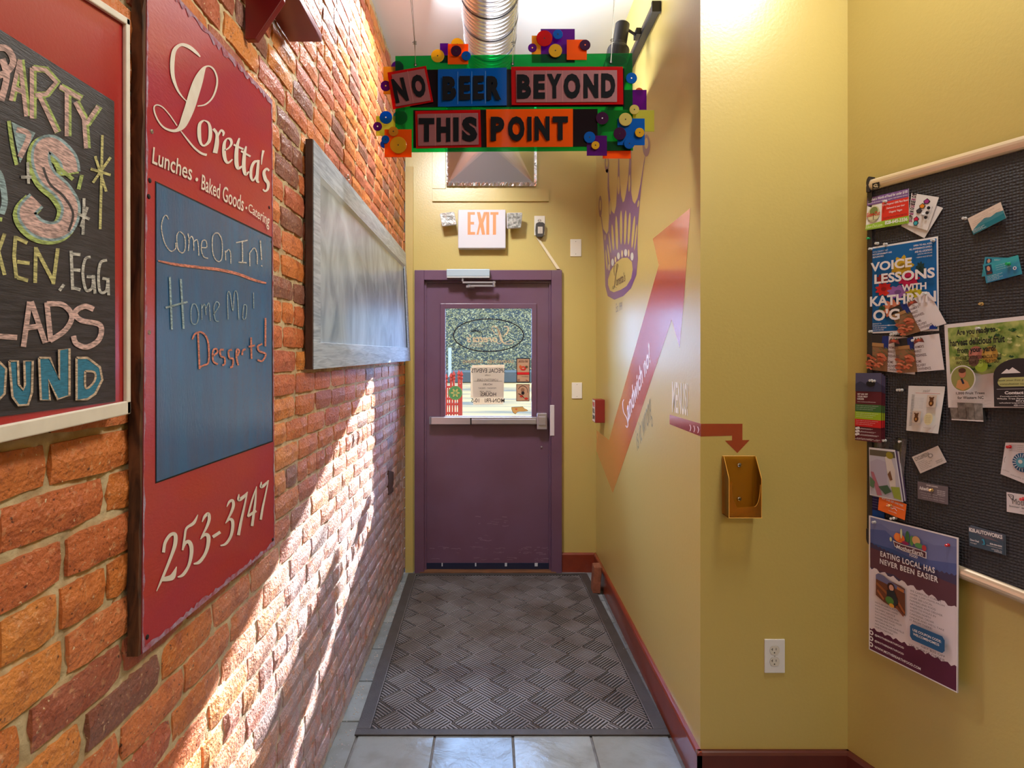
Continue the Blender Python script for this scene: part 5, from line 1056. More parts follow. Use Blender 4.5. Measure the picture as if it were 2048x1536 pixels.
for px, py in ((1211, 1243), (1214, 1240), (1123, 1154), (1247, 1302), (1186, 1392), (1196, 1394), (1266, 1435), (900, 1236), (1200, 1377), (976, 1198), (1040, 1185), (1003, 1288), (712, 1430), (708, 1434), (716, 1431), (1321, 1435)):
    y_ = H*F/(py-VY); p = Vector(((px-VX)*y_/F, y_, .0115)); cb.prism([p+Vector((c_r.uniform(-.003, .003), c_r.uniform(-.004, .004), 0)) for _ in range(3)], (0, 0, .0015), flatc((210, 190, 160)))
stuff(tag(cb.build('crumbs'), 'pale crumbs scattered on the rubber mat', 'crumbs'))
gv = MB()
for k in range(260):
    y_ = 1.35+2.7*c_r.random()**1.6; x_ = XL+.012+abs(c_r.gauss(0, .02)); s_ = c_r.uniform(.0012, .0038); gv.lathe((x_, y_, .002), (0, 0, 1), [(s_, 0), (s_*.8, s_*.9), (0.0002, s_*1.2)], mortar, 5, cap=False)
stuff(tag(gv.build('mortar_crumbs'), 'mortar grit lying along the foot of the brick wall', 'grit'))
# ================================================================== notice board on the angled wall
BP = Plane(CC+CN*.020, CN)
nb_ = thing('notice_board', 'large black dimpled notice board with pale metal rails on the angled wall', 'notice board', BP.p(1890, 700))
q = [(1734, 366), (2170, 243.5), (2170, 1249), (1734, 1083)]
bfab = bpy.data.materials.new('dimpled_fabric'); bfab.use_nodes = True
nt = bfab.node_tree; b_ = nt.nodes['Principled BSDF']; b_.inputs['Base Color'].default_value = rgb((48, 48, 56)); b_.inputs['Roughness'].default_value = .55
tc = nt.nodes.new('ShaderNodeTexCoord'); mp_ = nt.nodes.new('ShaderNodeMapping'); mp_.inputs['Rotation'].default_value = (0, 0, -math.atan2(.341, .94)+math.pi/2*0); nt.links.new(tc.outputs['Object'], mp_.inputs['Vector'])
vo = nt.nodes.new('ShaderNodeTexVoronoi'); vo.inputs['Scale'].default_value = 115; vo.inputs['Randomness'].default_value = .25; nt.links.new(mp_.outputs['Vector'], vo.inputs['Vector'])
bp = nt.nodes.new('ShaderNodeBump'); bp.inputs['Strength'].default_value = .9; bp.inputs['Distance'].default_value = .004; nt.links.new(vo.outputs['Distance'], bp.inputs['Height']); nt.links.new(bp.outputs['Normal'], b_.inputs['Normal'])
P_ = [BP.p(*c, -.002) for c in q]; MB().prism(P_, -CN*.016, bfab).build('pin_surface', nb_)
rail_m = mat('champagne_metal', (222, 204, 178), .3, metal=.55)
up = Vector((0, 0, 1))
def rail_(a, b, nm_, flip):
    mb = MB(); n = 8; V = []; F_ = []
    for p in (a, b):
        for k in range(n+1):
            t = math.pi*k/n; V.append(p + CN*(.012*math.sin(t)) + up*(.019*math.cos(t)))
    for k in range(n): F_.append((k, k+1, n+2+k, n+1+k))
    F_ += [tuple(range(n+1)), tuple(range(2*n+1, n, -1)), (0, n+1, 2*n+1, n)]
    mb.add(V, F_, rail_m); return mb.build(nm_, nb_, smooth=False)
pa, pb_ = BP.p(1737, 372, 0), BP.p(2170, 251, 0); rail_(pa, pb_, 'top_rail', 1)
pa, pb_ = BP.p(1760, 1080, 0), BP.p(2170, 1243, 0); rail_(pa, pb_, 'bottom_rail', 0)
blkp = mat('black_cap', (44, 40, 42), .45)
e0, e1 = BP.p(1737, 374, 0), BP.p(1737, 1080, 0); mb = MB(); mb.prism([e0+CDIR*.0, e0+CDIR*.016, e1+CDIR*.016, e1], CN*.004, blkp); mb.prism([e0, e0+CDIR*.006, e1+CDIR*.006, e1], -CN*.018, blkp); mb.build('side_rail', nb_, bevel=.002)
for (cx, cy, s_) in ((1741, 366, 1), (1741, 1076, -1)):
    c = BP.p(cx, cy, .0); mb = MB(); r_ = .021; arc = [(-r_*math.sin(t), r_*math.cos(t)*s_) for t in [math.pi/2*k/6 for k in range(7)]]
    P = [c+CDIR*.018+up*(-.018*s_)] + [c+CDIR*(.016+a)+up*(b) for a, b in arc] + [c+CDIR*(-.005)+up*(-.03*s_), c+CDIR*.008+up*(-.03*s_)]
    P = [c+CDIR*.004+up*r_*s_] + [c+CDIR*(.004+a*.55)+up*b for a, b in arc[1:]] + [c+CDIR*(-.0075)+up*(-.032*s_), c+CDIR*.004+up*(-.032*s_)]
    mb.prism([p-CN*.018 for p in P], CN*.030, blkp); mb.build('corner_cap', nb_, bevel=.002)
lg = Sheet([BP.p(1744.5, 367, .0125), BP.p(1758.5, 363.5, .0125), BP.p(1758.5, 376, .0125), BP.p(1744.5, 380, .0125)], CN); lg.base('maker_badge', flatc((36, 30, 26)), nb_); lg.line([(.75, .45), (.5, .25), (.25, .45), (.5, .65), (.8, .62)], .12, gold); lg.line([(.5, .5), (.85, .78)], .1, gold); lg.text('board', .2, .8, .8, .92, gold); lg.print(nb_, 'badge_print')
# ---- papers
def paper(name, label, cat, px, col, off=.0012, res=1, group=None, curl=None, th=.0007, roll=0):
    offs_ = off if isinstance(off, (list, tuple)) else [off]*4
    P = [BP.p(x, y, .0008+o) for (x, y), o in zip(px, offs_)]
    c = sum(P, Vector())/4; t_ = thing(name, label, cat, c, group); S_ = Sheet(P, CN, th)
    if curl: S_.curl = curl; res = 8
    S_.base('sheet', flatc(col) if isinstance(col, tuple) else col, t_, res); return t_, S_
PINS = iter(['on the purple band of the coupon card', 'on the white card with coloured gems', 'at the left corner of the tilted teal card', 'at the upper left corner of the voice poster', 'at the upper right corner of the voice poster', 'at the lower left corner of the voice poster', 'at the top of the steeply tilted carrot card', 'at the top middle of the level carrot card', 'leftmost of three in a row below the voice poster', 'middle one of three in a row below the voice poster', 'last of three in a row, next to the tilted carrot card', 'over the title of the fruit tree flyer', 'left one of two close pins holding the door hangers', 'right one of two close pins holding the door hangers', 'left one of a close pair right of the door hangers', 'right one of a close pair right of the door hangers', 'right one of two spare pins below the coupon card', 'left one of two spare pins below the coupon card', 'at the upper left of the clear plastic bag', 'at the upper right corner of the clear plastic bag', 'right one of two just under the orange card', 'left one of two just under the orange card', 'at the upper left corner of the large food poster'])
def pin(px, py, off, m=None, nm_=None):
    base_ = BP.p(px, py, .001+off); mb = MB(); m = m or clearp; mb.lathe(base_, CN, [(.0048, 0), (.0048, .0015), (.0026, .0025), (.0024, .0075), (.0042, .0095), (.0042, .0112), (.0036, .012)], m, 12)
    o = mb.build('push_pin'); tag(o, nm_ or 'clear push pin ' + next(PINS), 'push pin', None if nm_ else 'clear push pins on the notice board'); return o
clearp = mat('clear_plastic', (206, 206, 210), .12, coat=.6, spec=.8); redpin = mat('red_plastic', (206, 20, 34), .2, coat=.6); greenpin = mat('green_plastic', (20, 170, 100), .2, coat=.6); brassp = mat('brass', (222, 190, 130), .25, metal=.7)
G = lambda *c: flatc(c)
WH = G(234, 230, 238); LN = G(150, 146, 152); BK = G(30, 28, 34)
# coupon card
t_, S_ = paper('coupon_card', 'green, red and purple food coupon card pinned at the top corner of the notice board', 'card', [(1735.5, 396.5), (1817.5, 377), (1818, 446.5), (1731, 461)], (230, 228, 226), [.001, .001, .004, .010])
S_.rect(0, 0, 1, .24, G(122, 88, 150)); S_.rect(.38, .24, 1, .80, G(214, 52, 36)); S_.poly([(0, .84), (.38, .80), (1, .78), (1, 1), (0, 1)], G(150, 190, 60))
S_.text("A Week's Worth of Food for under $100", .02, .03, .98, .13, WH, bold=.02); S_.text("Save time & money with local, organic meal delivery service", .02, .15, .98, .21, WH)
S_.text("Chef Prepared 100% Plant Based", .40, .29, .99, .37, WH, bold=.01); S_.text("Delivered to your door", .5, .42, .92, .49, WH, bold=.01); S_.text("Organic Vegan", .56, .54, .86, .62, WH, bold=.01); S_.text("Gluten-Free Soy-Free Refined Sugar-Free", .42, .70, .97, .75, BK)
S_.disc(.19, .53, .15, .24, G(206, 200, 160)); S_.disc(.19, .45, .10, .13, G(120, 130, 70)); S_.line([(.19, .5), (.19, .7)], .015, G(96, 70, 40)); S_.text("Eden-Out", .03, .47, .35, .60, G(206, 50, 40), bold=.02); S_.text("eat as if your life depended", .07, .70, .31, .75, BK)
S_.text("Eden-Out.com", .02, .86, .42, .96, G(226, 236, 190), shear=.2); S_.text("828-645-3336", .48, .82, .99, .93, WH, bold=.03); S_.print(t_)
pin(1772, 403, .004)
# two leaning cards
gq = 'white cards pinned beside the coupon card'
t_, S_ = paper('event_card', 'lower white card peeping out behind the card with coloured gems', 'card', [(1838, 398), (1886, 416), (1848.5, 476.5), (1802, 452)], (226, 224, 228), .001, group=gq)
for i in range(4): S_.text('trivia, music and more', .1+.2*i, .2, .14+.2*i, .8, LN)
S_.print(t_)
t_, S_ = paper('event_card', 'upper white card with vertical lettering, coloured gems and small icons', 'card', [(1823, 386), (1878, 394.5), (1854.5, 461), (1815, 450)], (230, 228, 232), .004, group=gq)
f = S_.mp()
for i, ch_ in enumerate("SUPERQUEERO!"): quadtext(S_.pr, f, ch_, [(.03, .88-.075*i), (.03, .82-.075*i), (.20, .82-.075*i), (.20, .88-.075*i)], G(40, 20, 40) if i % 3 else G(150, 30, 110), bold=.04)
for (u, v, c) in ((.62, .18, (160, 50, 130)), (.5, .34, (230, 140, 40)), (.42, .5, (60, 60, 70)), (.38, .76, (206, 30, 80)), (.4, .88, (60, 170, 190))):
    S_.poly([(u-.12, v), (u, v-.10), (u+.14, v-.03), (u+.08, v+.06), (u-.06, v+.08)], BK); S_.poly([(u-.09, v), (u, v-.075), (u+.10, v-.03), (u+.06, v+.045), (u-.05, v+.055)], G(*c))
for v in (.35, .5, .64): S_.disc(.78, v, .07, .05, BK, 10)
S_.text("superqueero events", .90, .2, .94, .9, LN); S_.print(t_); pin(1847, 430, .004)
# tilted teal card
t_, S_ = paper('business_card', 'cream and teal mountain business card tilted at the top of the notice board', 'card', [(1935, 437), (2001, 404), (2012.5, 436.5), (1947, 469.5)], (214, 196, 184), [.001, .004, .008, .004])
S_.poly([(0, .78), (.25, .55), (.45, .42), (.62, .52), (.8, .45), (1, .52), (1, 1), (0, 1)], G(60, 130, 146)); S_.poly([(0, .86), (.3, .7), (.6, .72), (1, .68), (1, 1), (0, 1)], G(24, 112, 130))
for i, (a, b) in enumerate(((.2, .8), (.4, .6), (.15, .95), (.1, .95), (.1, .6))): S_.text('mountain wellness massage', a, .12+.1*i, b, .17+.1*i, G(150, 110, 100))
for i in range(3): S_.text('asheville north carolina', .03, .76+.07*i, .40-.06*i+.15*(i == 2), .80+.07*i, WH, bold=.01)
S_.print(t_); pin(1931, 437, .002)
# blue business cards
gq = 'blue photo business cards under the green pin'; bl = mat('blue_card', (26, 96, 170), .35, noise=.9, nscale=14, col2=(60, 180, 190))
t_, S_ = paper('business_card', 'rear blue business card with a small portrait fanned behind its twin', 'card', [(1970, 514), (2036, 516), (2042, 546), (1963.5, 553)], bl, .0015, group=gq)
S_.rect(.06, .08, .22, .45, G(24, 60, 90)); S_.disc(.14, .2, .045, .11, G(200, 150, 130)); S_.text("wellness coaching", .3, .1, .7, .2, WH); S_.print(t_)
t_, S_ = paper('business_card', 'front blue business card with a small portrait pinned by a green pin', 'card', [(1965.5, 529.5), (2036, 510), (2044.5, 548), (1972.5, 566.5)], bl, .004, group=gq)
S_.rect(.05, .10, .24, .58, G(26, 56, 84)); S_.disc(.145, .28, .05, .13, G(206, 150, 128)); S_.poly([(.07, .58), (.09, .46), (.2, .46), (.23, .58)], G(90, 40, 40))
for i in range(4): S_.text('coach  healing  growth', .06, .66+.08*i, .5-.1*(i % 2), .71+.08*i, WH)
for i in range(3): S_.text('mind body spirit', .36, .22+.11*i, .78-.1*(i % 2), .28+.11*i, G(190, 224, 236))
S_.disc(.86, .62, .05, .09, WH, 14); S_.disc(.86, .62, .025, .045, G(30, 70, 150), 10); S_.print(t_); pin(2018, 528, .006, greenpin, 'green push pin holding the blue business cards'); pin(1739.5, 477, .001, greenpin, 'green push pin at the left edge of the notice board')
# voice lessons poster
t_, S_ = paper('voice_lessons_poster', 'blue VOICE LESSONS poster with flowers on the notice board', 'poster', [(1740.5, 495), (1876, 472.5), (1878, 661.5), (1741, 667)], (232, 232, 240), .001)
vb = G(14, 98, 168); S_.rect(.025, .02, .98, .98, vb)
for (u, v, ru, rv, c) in ((.5, .27, .15, .11, (206, 170, 40)), (.76, .32, .06, .07, (30, 60, 60)), (.2, .38, .09, .05, (150, 40, 40)), (.22, .50, .12, .07, (206, 40, 44)), (.6, .42, .14, .08, (200, 30, 90)), (.33, .55, .08, .05, (214, 60, 30)), (.44, .55, .15, .07, (150, 100, 180)), (.68, .58, .12, .05, (206, 196, 50)), (.35, .73, .14, .09, (224, 140, 110)), (.2, .72, .05, .03, (50, 90, 60))):
    n = 40; S_.poly([(u+ru*(1+.18*math.cos(9*a))*math.cos(a), v+rv*(1+.18*math.cos(9*a))*math.sin(a)) for a in [2*math.pi*i/n for i in range(n)]], G(*c)); S_.disc(u, v, ru*.35, rv*.35, G(*(int(x*.75) for x in c)), 14)
S_.text("VOCAL COACHING THAT", .06, .055, .30, .072, WH); S_.text("PUTS SUSTAINABILITY AND", .06, .085, .36, .103, WH, bold=.02); S_.text("SELF-LOVE FIRST.", .06, .115, .24, .133, WH, bold=.02)
for i, (a, t) in enumerate(((.68, "OPEN TO ALL AGES,"), (.62, "ALL EXPERIENCE LEVELS,"), (.70, "AND ALL LOCATIONS"), (.74, "(LESSONS ARE ONLINE"), (.72, "+ REMOTE VOICE METHOD)"))): S_.text(t, a, .055+.034*i, .94, .077+.034*i-(.004 if i > 2 else 0), WH, bold=.02 if i < 3 else 0)
big = dict(bold=.032); S_.text("VOICE", .03, .185, .66, .29, WH, **big); S_.text("LESSONS", .09, .325, .975, .435, WH, **big); S_.text("WITH", .51, .475, .86, .55, WH, **big); S_.text("KATHRYN", .02, .575, .99, .69, WH, **big); S_.text("O'G", .07, .73, .48, .86, WH, **big)
for i, (t, b) in enumerate((("REACH OUT TO", .2), ("kathrynodvox@gmail.com", .5), ("TO SET UP A SESSION!", .28), ("YOUR FIRST ONE IS FREE", .24))): S_.text(t, .065, .885+.024*i, b, .90+.024*i, WH, bold=.02 if i == 1 else 0)
S_.poly([(.9, .955), (.94, .93), (.97, .955), (.985, .94), (.985, .98), (.9, .98)], G(20, 50, 150)); S_.print(t_)
pin(1743, 498, .002); pin(1868, 481, .002); pin(1743.5, 663, .002)
# farmer's market cards
def farm(px, label, off):
    t_, S_ = paper('market_card', label, 'card', px, (232, 226, 236), off, group="farmer's market carrot cards")
    S_.rect(0, 0, .44, 1, G(150, 110, 80)); S_.rect(0, 0, .44, .22, G(52, 48, 50)); S_.poly([(.3, .02), (.44, 0), (.44, .36), (.36, .36), (.3, .2)], G(30, 50, 130)); S_.rect(.0, .22, .34, .32, G(176, 134, 90))
    r_ = random.Random(5)
    for i in range(16): u, v = r_.uniform(0, .4), r_.uniform(.32, .6); S_.line([(u, v), (min(u+.05, .43), v+.05)], .02, G(*r_.choice(((110, 120, 80), (130, 130, 100), (90, 96, 60)))), False)
    for i in range(26): u, v = r_.uniform(.0, .36), r_.uniform(.52, .96); S_.line([(max(u-.03, 0), v), (u+.03, v-.02), (min(u+.09, .44), min(v+.03, .99))], .045, G(*r_.choice(((206, 112, 84), (186, 92, 66), (220, 134, 104), (160, 80, 56)))))
    S_.poly([(.5, .12), (.53, .06), (.56, .1), (.6, .05), (.63, .1), (.68, .06), (.70, .12), (.72, .2), (.6, .17), (.49, .22)], G(120, 60, 56)); S_.poly([(.53, .12), (.6, .08), (.67, .12), (.6, .16)], G(200, 90, 70)); S_.line([(.56, .1), (.54, .05)], .015, G(70, 120, 70)); S_.line([(.64, .1), (.66, .04)], .015, G(70, 120, 70))
    for t, v, b in (("FARMER'S", .27, .70), ("MARKET", .39, .64), ("FRESHNESS.", .51, .74), ("HOME", .68, .61), ("DELIVERY", .79, .70), ("CONVENIENCE.", .89, .80)): S_.text(t, .48, v, b, v+.075, G(96, 70, 76), bold=.02)
    S_.print(t_)
farm([(1738.5, 669), (1832, 676), (1830, 749), (1735, 739)], "carrot photo market card on the left, half hidden by its level twin", .001)
farm([(1788.5, 678.5), (1878, 667), (1888.5, 739.5), (1796, 747)], "carrot photo market card lying level, rightmost of the lower pair", .004)
farm([(1778, 618.5), (1857.5, 583.5), (1892.5, 647), (1804.5, 674)], "steeply tilted carrot photo market card over the blue voice poster", .006)
pin(1852, 588, .007); pin(1829, 681, .005)
for px in (1786, 1791.5, 1797): pin(px, 669-(px-1786)*.2, .001)
# fruit tree flyer
fg = mat('orchard_print', (186, 196, 116), .5, noise=.9, nscale=45, col2=(96, 136, 50))
t_, S_ = paper('strip_row', 'grey photo tear-off strips hanging below the fruit tree flyer', 'paper strips', [(1897, 800), (1966, 803), (1972, 843), (1903, 840)], (60, 60, 64), .0015)
t_.children[0].name = 'backing'
for i in range(4):
    s5 = Sheet([S_.at(i/4+.015, .1, .001+.001*i), S_.at(i/4+.245, .1, .001+.001*i), S_.at(i/4+.245, 1, .001+.003*i), S_.at(i/4+.015, 1, .001+.003*i)], CN); s5.base('strip', mat('grey_photo', (146, 142, 140), .4, noise=.9, nscale=60, col2=(84, 80, 80)), t_); s5.rect(.0, .94, 1, 1, WH); s5.print(t_)
t_, S_ = paper('fruit_tree_flyer', 'green orchard flyer asking about harvesting fruit from your yard', 'flyer', [(1888.5, 649.5), (2116, 624), (2116, 816), (1896.5, 815)], (232, 228, 236), .003)
S_.poly([(.035, .045), (.97, .045), (.97, .6), (.5, .60), (.35, .62), (.2, .56), (.04, .6)], fg)
r_ = random.Random(8)
for i in range(60): u, v = r_.uniform(.05, .93), r_.uniform(.08, .56); S_.line([(u, v), (u+.02, v+.015), (u+.035, v+.005)], r_.uniform(.012, .03), G(*r_.choice(((40, 80, 50), (110, 150, 60), (220, 224, 160), (70, 110, 50), (200, 206, 120)))))
for (u, v, r1, c) in ((.33, .38, .07, (190, 120, 110)), (.46, .40, .075, (190, 150, 70)), (.38, .52, .06, (150, 176, 60)), (.31, .46, .05, (110, 80, 70))): S_.disc(u, v, r1, r1*1.25, G(*c)); S_.disc(u-.012, v-.02, r1*.5, r1*.6, G(*(min(255, x+24) for x in c)))
S_.text("Are you ready to", .155, .08, .52, .17, BK, bold=.03); S_.text("harvest delicious fruit", .085, .19, .60, .275, BK, bold=.03); S_.text("from your yard?", .155, .295, .52, .38, BK, bold=.03)
S_.text("WHOLE TREE PERMACULTURE", .13, .40, .57, .44, G(60, 30, 30), bold=.01); S_.text("WOULD LOVE TO HELP YOU!", .14, .455, .55, .495, G(60, 30, 30), bold=.01)
S_.disc(.20, .66, .125, .155, WH, 32); S_.disc(.20, .66, .115, .143, G(150, 150, 90), 32); S_.poly([(.13, .76), (.15, .68), (.2, .66), (.25, .70), (.27, .76), (.2, .80)], G(206, 150, 100)); S_.disc(.2, .60, .035, .05, G(196, 130, 104)); S_.disc(.2, .565, .037, .03, G(84, 54, 40)); S_.line([(.19, .66), (.21, .72)], .02, G(40, 46, 70), False)
S_.text("1,000 Fruit Trees", .13, .815, .41, .85, BK, bold=.02); S_.text("for Western NC", .145, .865, .40, .90, BK, bold=.02)
for i in range(7): S_.text('planting fruit trees in western north carolina', .085, .915+.0115*i, .47-.03*(i % 3), .921+.0115*i, LN)
S_.disc(.72, .64, .22, .18, G(48, 44, 50), 32); S_.rect(.5, .64, .97, .985, G(48, 44, 50)); S_.poly([(.57, .62), (.62, .57), (.64, .585), (.67, .555), (.72, .60), (.74, .62)], WH)
f = S_.mp(); S_.pr.poly([f(.58+.07*math.cos(a)*.6, .715+.05*math.sin(a)) for a in [math.pi/2+math.pi*i/10 for i in range(11)]] + [f(.9, .665), f(.9, .765)], G(186, 190, 130)); S_.text("Book your free phone", .54, .685, .83, .71, G(60, 60, 40)); S_.text("consultation today!", .56, .725, .82, .752, G(60, 60, 40))
S_.rect(.53, .79, .95, .793, WH); S_.text("Contact Us", .60, .815, .83, .85, WH, bold=.04)
for i, (a, t) in enumerate(((.56, "Facebook/Instagram:"), (.53, "Whole Tree Permaculture"), (.7, "Email:"), (.55, "wholetreepermaculture"), (.68, "@gmail.com"))): S_.text(t, a, .865+.024*i, .88, .882+.024*i, WH, bold=.02)
S_.print(t_); pin(1958, 657, .004)
# door hangers
gq = 'food delivery door hangers in one stack'
for k in (2, 1, 0):
    dxp, off = 3.6*k, .0015+.0035*(2-k)
    t_, S_ = paper('door_hanger', ('front striped maroon, green and red food delivery door hanger', 'middle food delivery door hanger of the pinned stack', 'rearmost food delivery door hanger of the pinned stack')[k], 'door hanger', [(1711.5+dxp, 746+2*k), (1763.5+dxp, 746+2.8*k), (1762.5+dxp, 886-1.5*k), (1710+dxp, 880-1.5*k)], (96, 34, 48), off+.004, group=gq)
    S_.rect(0, 0, 1, .25, G(84, 84, 120)); S_.poly([(0, .16), (.2, .12), (.5, .18), (.8, .12), (1, .17), (1, .27), (0, .27)], G(58, 60, 90)); S_.rect(0, .46, 1, .57, G(62, 110, 60)); S_.rect(0, .57, 1, .68, G(156, 190, 40)); S_.rect(0, .68, 1, .79, G(206, 34, 40))
    S_.disc(.6, .155, .17, .045, BK, 20)
    for i in range(3): S_.text(("GET $25 OFF", "YOUR FIRST", "ORDER")[i], .09, .30+.035*i, (.5, .5, .36)[i], .325+.035*i, WH, bold=.03)
    S_.text("www.motherearthfood.com", .09, .415, .8, .43, WH)
    for j, v0 in enumerate((.475, .585, .695)):
        for i in range(3): S_.text('local organic groceries delivered', .07, v0+.027*i, .9-.1*i, v0+.012+.027*i, WH)
    for i in range(3): S_.disc(.1, .82+.045*i, .055, .019, WH, 12); S_.text(('@motherearthfood', '@motherearthfood', 'www.motherearthfood.com')[i], .2, .815+.045*i, .65+.12*i, .83+.045*i, WH)
    S_.text('asheville nc', .05, .965, .95, .98, WH); S_.print(t_)
pin(1744, 761, .012); pin(1749.5, 762, .012); pin(1799, 780, .001); pin(1804.5, 780, .001); pin(1773, 488.5, .001); pin(1756, 487, .001)
# notebook flyer
t_, S_ = paper('picture_flyer', 'white flyer with small brown toy pictures and a spiral edge, creased and curling', 'flyer', [(1817, 771.5), (1890, 773), (1882, 867), (1812.5, 861)], (226, 226, 232), .002, curl=lambda u, v: .012*u*max(0, v-.1)*1.2)
S_.text('swirl', .42, .07, .62, .13, LN, shear=.4); S_.rect(.22, .15, .9, .157, G(190, 90, 80))
for i in range(22): S_.line([(.12-.0*i, .2+.032*i), (.20, .205+.032*i)], .009, G(80, 80, 90), False)
for (u, v) in ((.72, .32), (.34, .68)):
    S_.rect(u-.13, v-.13, u+.13, v+.13, G(206, 190, 180)); S_.disc(u, v+.04, .07, .07, G(90, 54, 30)); S_.disc(u, v-.04, .055, .045, G(100, 60, 34)); S_.disc(u-.05, v-.08, .02, .018, G(90, 54, 30)); S_.disc(u+.05, v-.08, .02, .018, G(90, 54, 30)); S_.disc(u, v+.045, .03, .03, G(190, 140, 80))
for i in range(8): S_.text('write to him in the garden', .24, .26+.03*i, .52, .275+.03*i, G(120, 124, 150))
S_.disc(.72, .70, .13, .13, G(222, 216, 180)); [S_.text('sweet dreams', .64, .62+.035*i, .80, .64+.035*i, G(160, 140, 70)) for i in range(5)]; S_.text('book available', .62, .88, .85, .90, LN); S_.poly([(.76, .97), (.98, .80), (.9, .97)], G(206, 206, 214)); S_.print(t_)
# clear holder with brochures
t_, S_ = paper('clear_bag', 'clear crumpled plastic bag pinned on the notice board behind the photo brochures', 'plastic bag', [(1750, 872), (1815.5, 877), (1803, 1000), (1741, 990)], acrylic('clear_film', (150, 150, 156), .75, (225, 225, 228), .1), .001, curl=lambda u, v: .006*math.sin(9*u)*(1-v)); pin(1771, 881, .003); pin(1803, 883, .003)
gq = 'photo brochures in the clear bag'
for k in (3, 2, 1, 0):
    t_, S_ = paper('photo_brochure', ('front photo brochure with pale outdoor figures', 'second photo brochure from the front, only its edge showing', 'third photo brochure from the front, a white edge showing', 'rearmost photo brochure of the stack, a thin edge showing')[k], 'brochure', [(1738+3.6*k, 894.5+1.2*k), (1790+4*k, 900+1.4*k), (1806.5+2.2*k, 1004.5-1*k), (1739.5+3*k, 990-1*k)], (222, 222, 236) if k % 2 == 0 else (90, 70, 110), [.002+.0025*(3-k)]*4, group=gq)
    if k == 0:
        S_.rect(.03, .04, .97, .97, G(186, 186, 206)); S_.rect(.03, .04, .97, .16, G(96, 90, 76)); S_.poly([(.04, .3), (.3, .22), (.62, .26), (.58, .75), (.3, .9), (.05, .7)], G(176, 170, 196)); S_.poly([(.6, .16), (.8, .12), (.9, .4), (.85, .75), (.68, .8), (.62, .4)], G(216, 208, 208)); S_.disc(.78, .12, .13, .07, G(150, 140, 50)); S_.poly([(.06, .5), (.16, .5), (.4, .95), (.25, .97)], G(176, 110, 130)); S_.poly([(.64, .5), (.74, .42), (.78, .6), (.7, .62)], G(120, 84, 60)); S_.poly([(.7, .74), (.97, .72), (.97, .97), (.76, .95)], G(150, 166, 70)); S_.poly([(.3, .78), (.6, .72), (.7, .84), (.5, .92)], G(70, 100, 80)); S_.poly([(.03, .6), (.2, .7), (.14, .84), (.03, .8)], G(90, 120, 90)); S_.print(t_)
t_, S_ = paper('blue_brochure', 'dark blue brochure below the photo brochures', 'brochure', [(1741, 985), (1770, 990), (1769, 1040), (1742, 1032)], (34, 30, 90), .001); S_.rect(0, .7, 1, 1, G(16, 70, 150))
for i in range(5): S_.text('community resources', .1, .12+.11*i, .85, .16+.11*i, G(150, 150, 200))
S_.print(t_)
t_, S_ = paper('orange_card', 'bright orange card tilted above the large poster at the left edge', 'card', [(1758.5, 989), (1813, 1008.5), (1809.5, 1040.5), (1756, 1019.5)], (236, 110, 40), [.006, .006, .010, .010])
S_.text('BUY ONE GET ONE FREE', .12, .1, .9, .22, WH, bold=.02); S_.rect(.3, .4, .95, .42, WH); S_.line([(.3, .55), (.45, .4), (.5, .6), (.6, .5), (.7, .62)], .03, WH); S_.text('asheville', .4, .72, .7, .8, WH); S_.print(t_); pin(1782, 1011, .010, brassp, 'brass push pin in the orange card'); pin(1792, 1036, .002); pin(1786, 1037, .002)
# business cards on the right half
t_, S_ = paper('bicycle_card', 'white bicycle shop business card tilted in the lower middle of the notice board', 'card', [(1823.8, 914), (1875.8, 891.2), (1893.2, 924.3), (1840.6, 947)], (214, 206, 208), .002)
S_.text('CYCLEPEDIA', .06, .1, .62, .30, BK, bold=-.005); S_.disc(.62, .34, .09, .12, G(150, 144, 148)); S_.disc(.62, .34, .05, .07, G(214, 206, 208))
for i, b in enumerate((.36, .44, .6, .5, .42, .5)): S_.text('bicycle repair shop', .1, .40+.09*i, b, .45+.09*i, G(90, 86, 90), bold=.01)
S_.text('828 000 0000', .7, .72, .94, .78, G(90, 86, 90)); S_.text('828 000 0000', .7, .82, .94, .88, G(90, 86, 90)); S_.print(t_)
t_, S_ = paper('grey_card', 'dark grey lettered business card held by a brass pin', 'card', [(1835.2, 962.7), (1896, 973.8), (1896.2, 1009.5), (1835.5, 997.2)], (116, 106, 116), .002)
S_.text('HOUSE CLEANING', .3, .08, .68, .16, WH, bold=.02); S_.text('Asheville', .06, .24, .42, .45, WH, bold=.04); [S_.text('828 000 0000', .66, .28+.1*i, .92, .34+.1*i, WH) for i in range(3)]; [S_.text('move out deep clean', .1+.04*i, .56+.13*i, .9, .62+.13*i, G(210, 204, 212)) for i in range(3)]; S_.print(t_); pin(1864.5, 980, .003, brassp, 'brass push pin in the dark grey business card')
gq = 'steel blue auto shop cards in one stack'
t_, S_ = paper('auto_card', 'rear steel blue auto shop card, only its edge showing', 'card', [(1941, 1050), (2011, 1070), (2012, 1111), (1944, 1093)], (96, 110, 130), .001, group=gq)
t_, S_ = paper('auto_card', 'front steel blue auto shop card with full white lettering', 'card', [(1936.8, 1052), (2007.3, 1068.3), (2008, 1109.6), (1939, 1091)], (88, 92, 110), .004, group=gq)
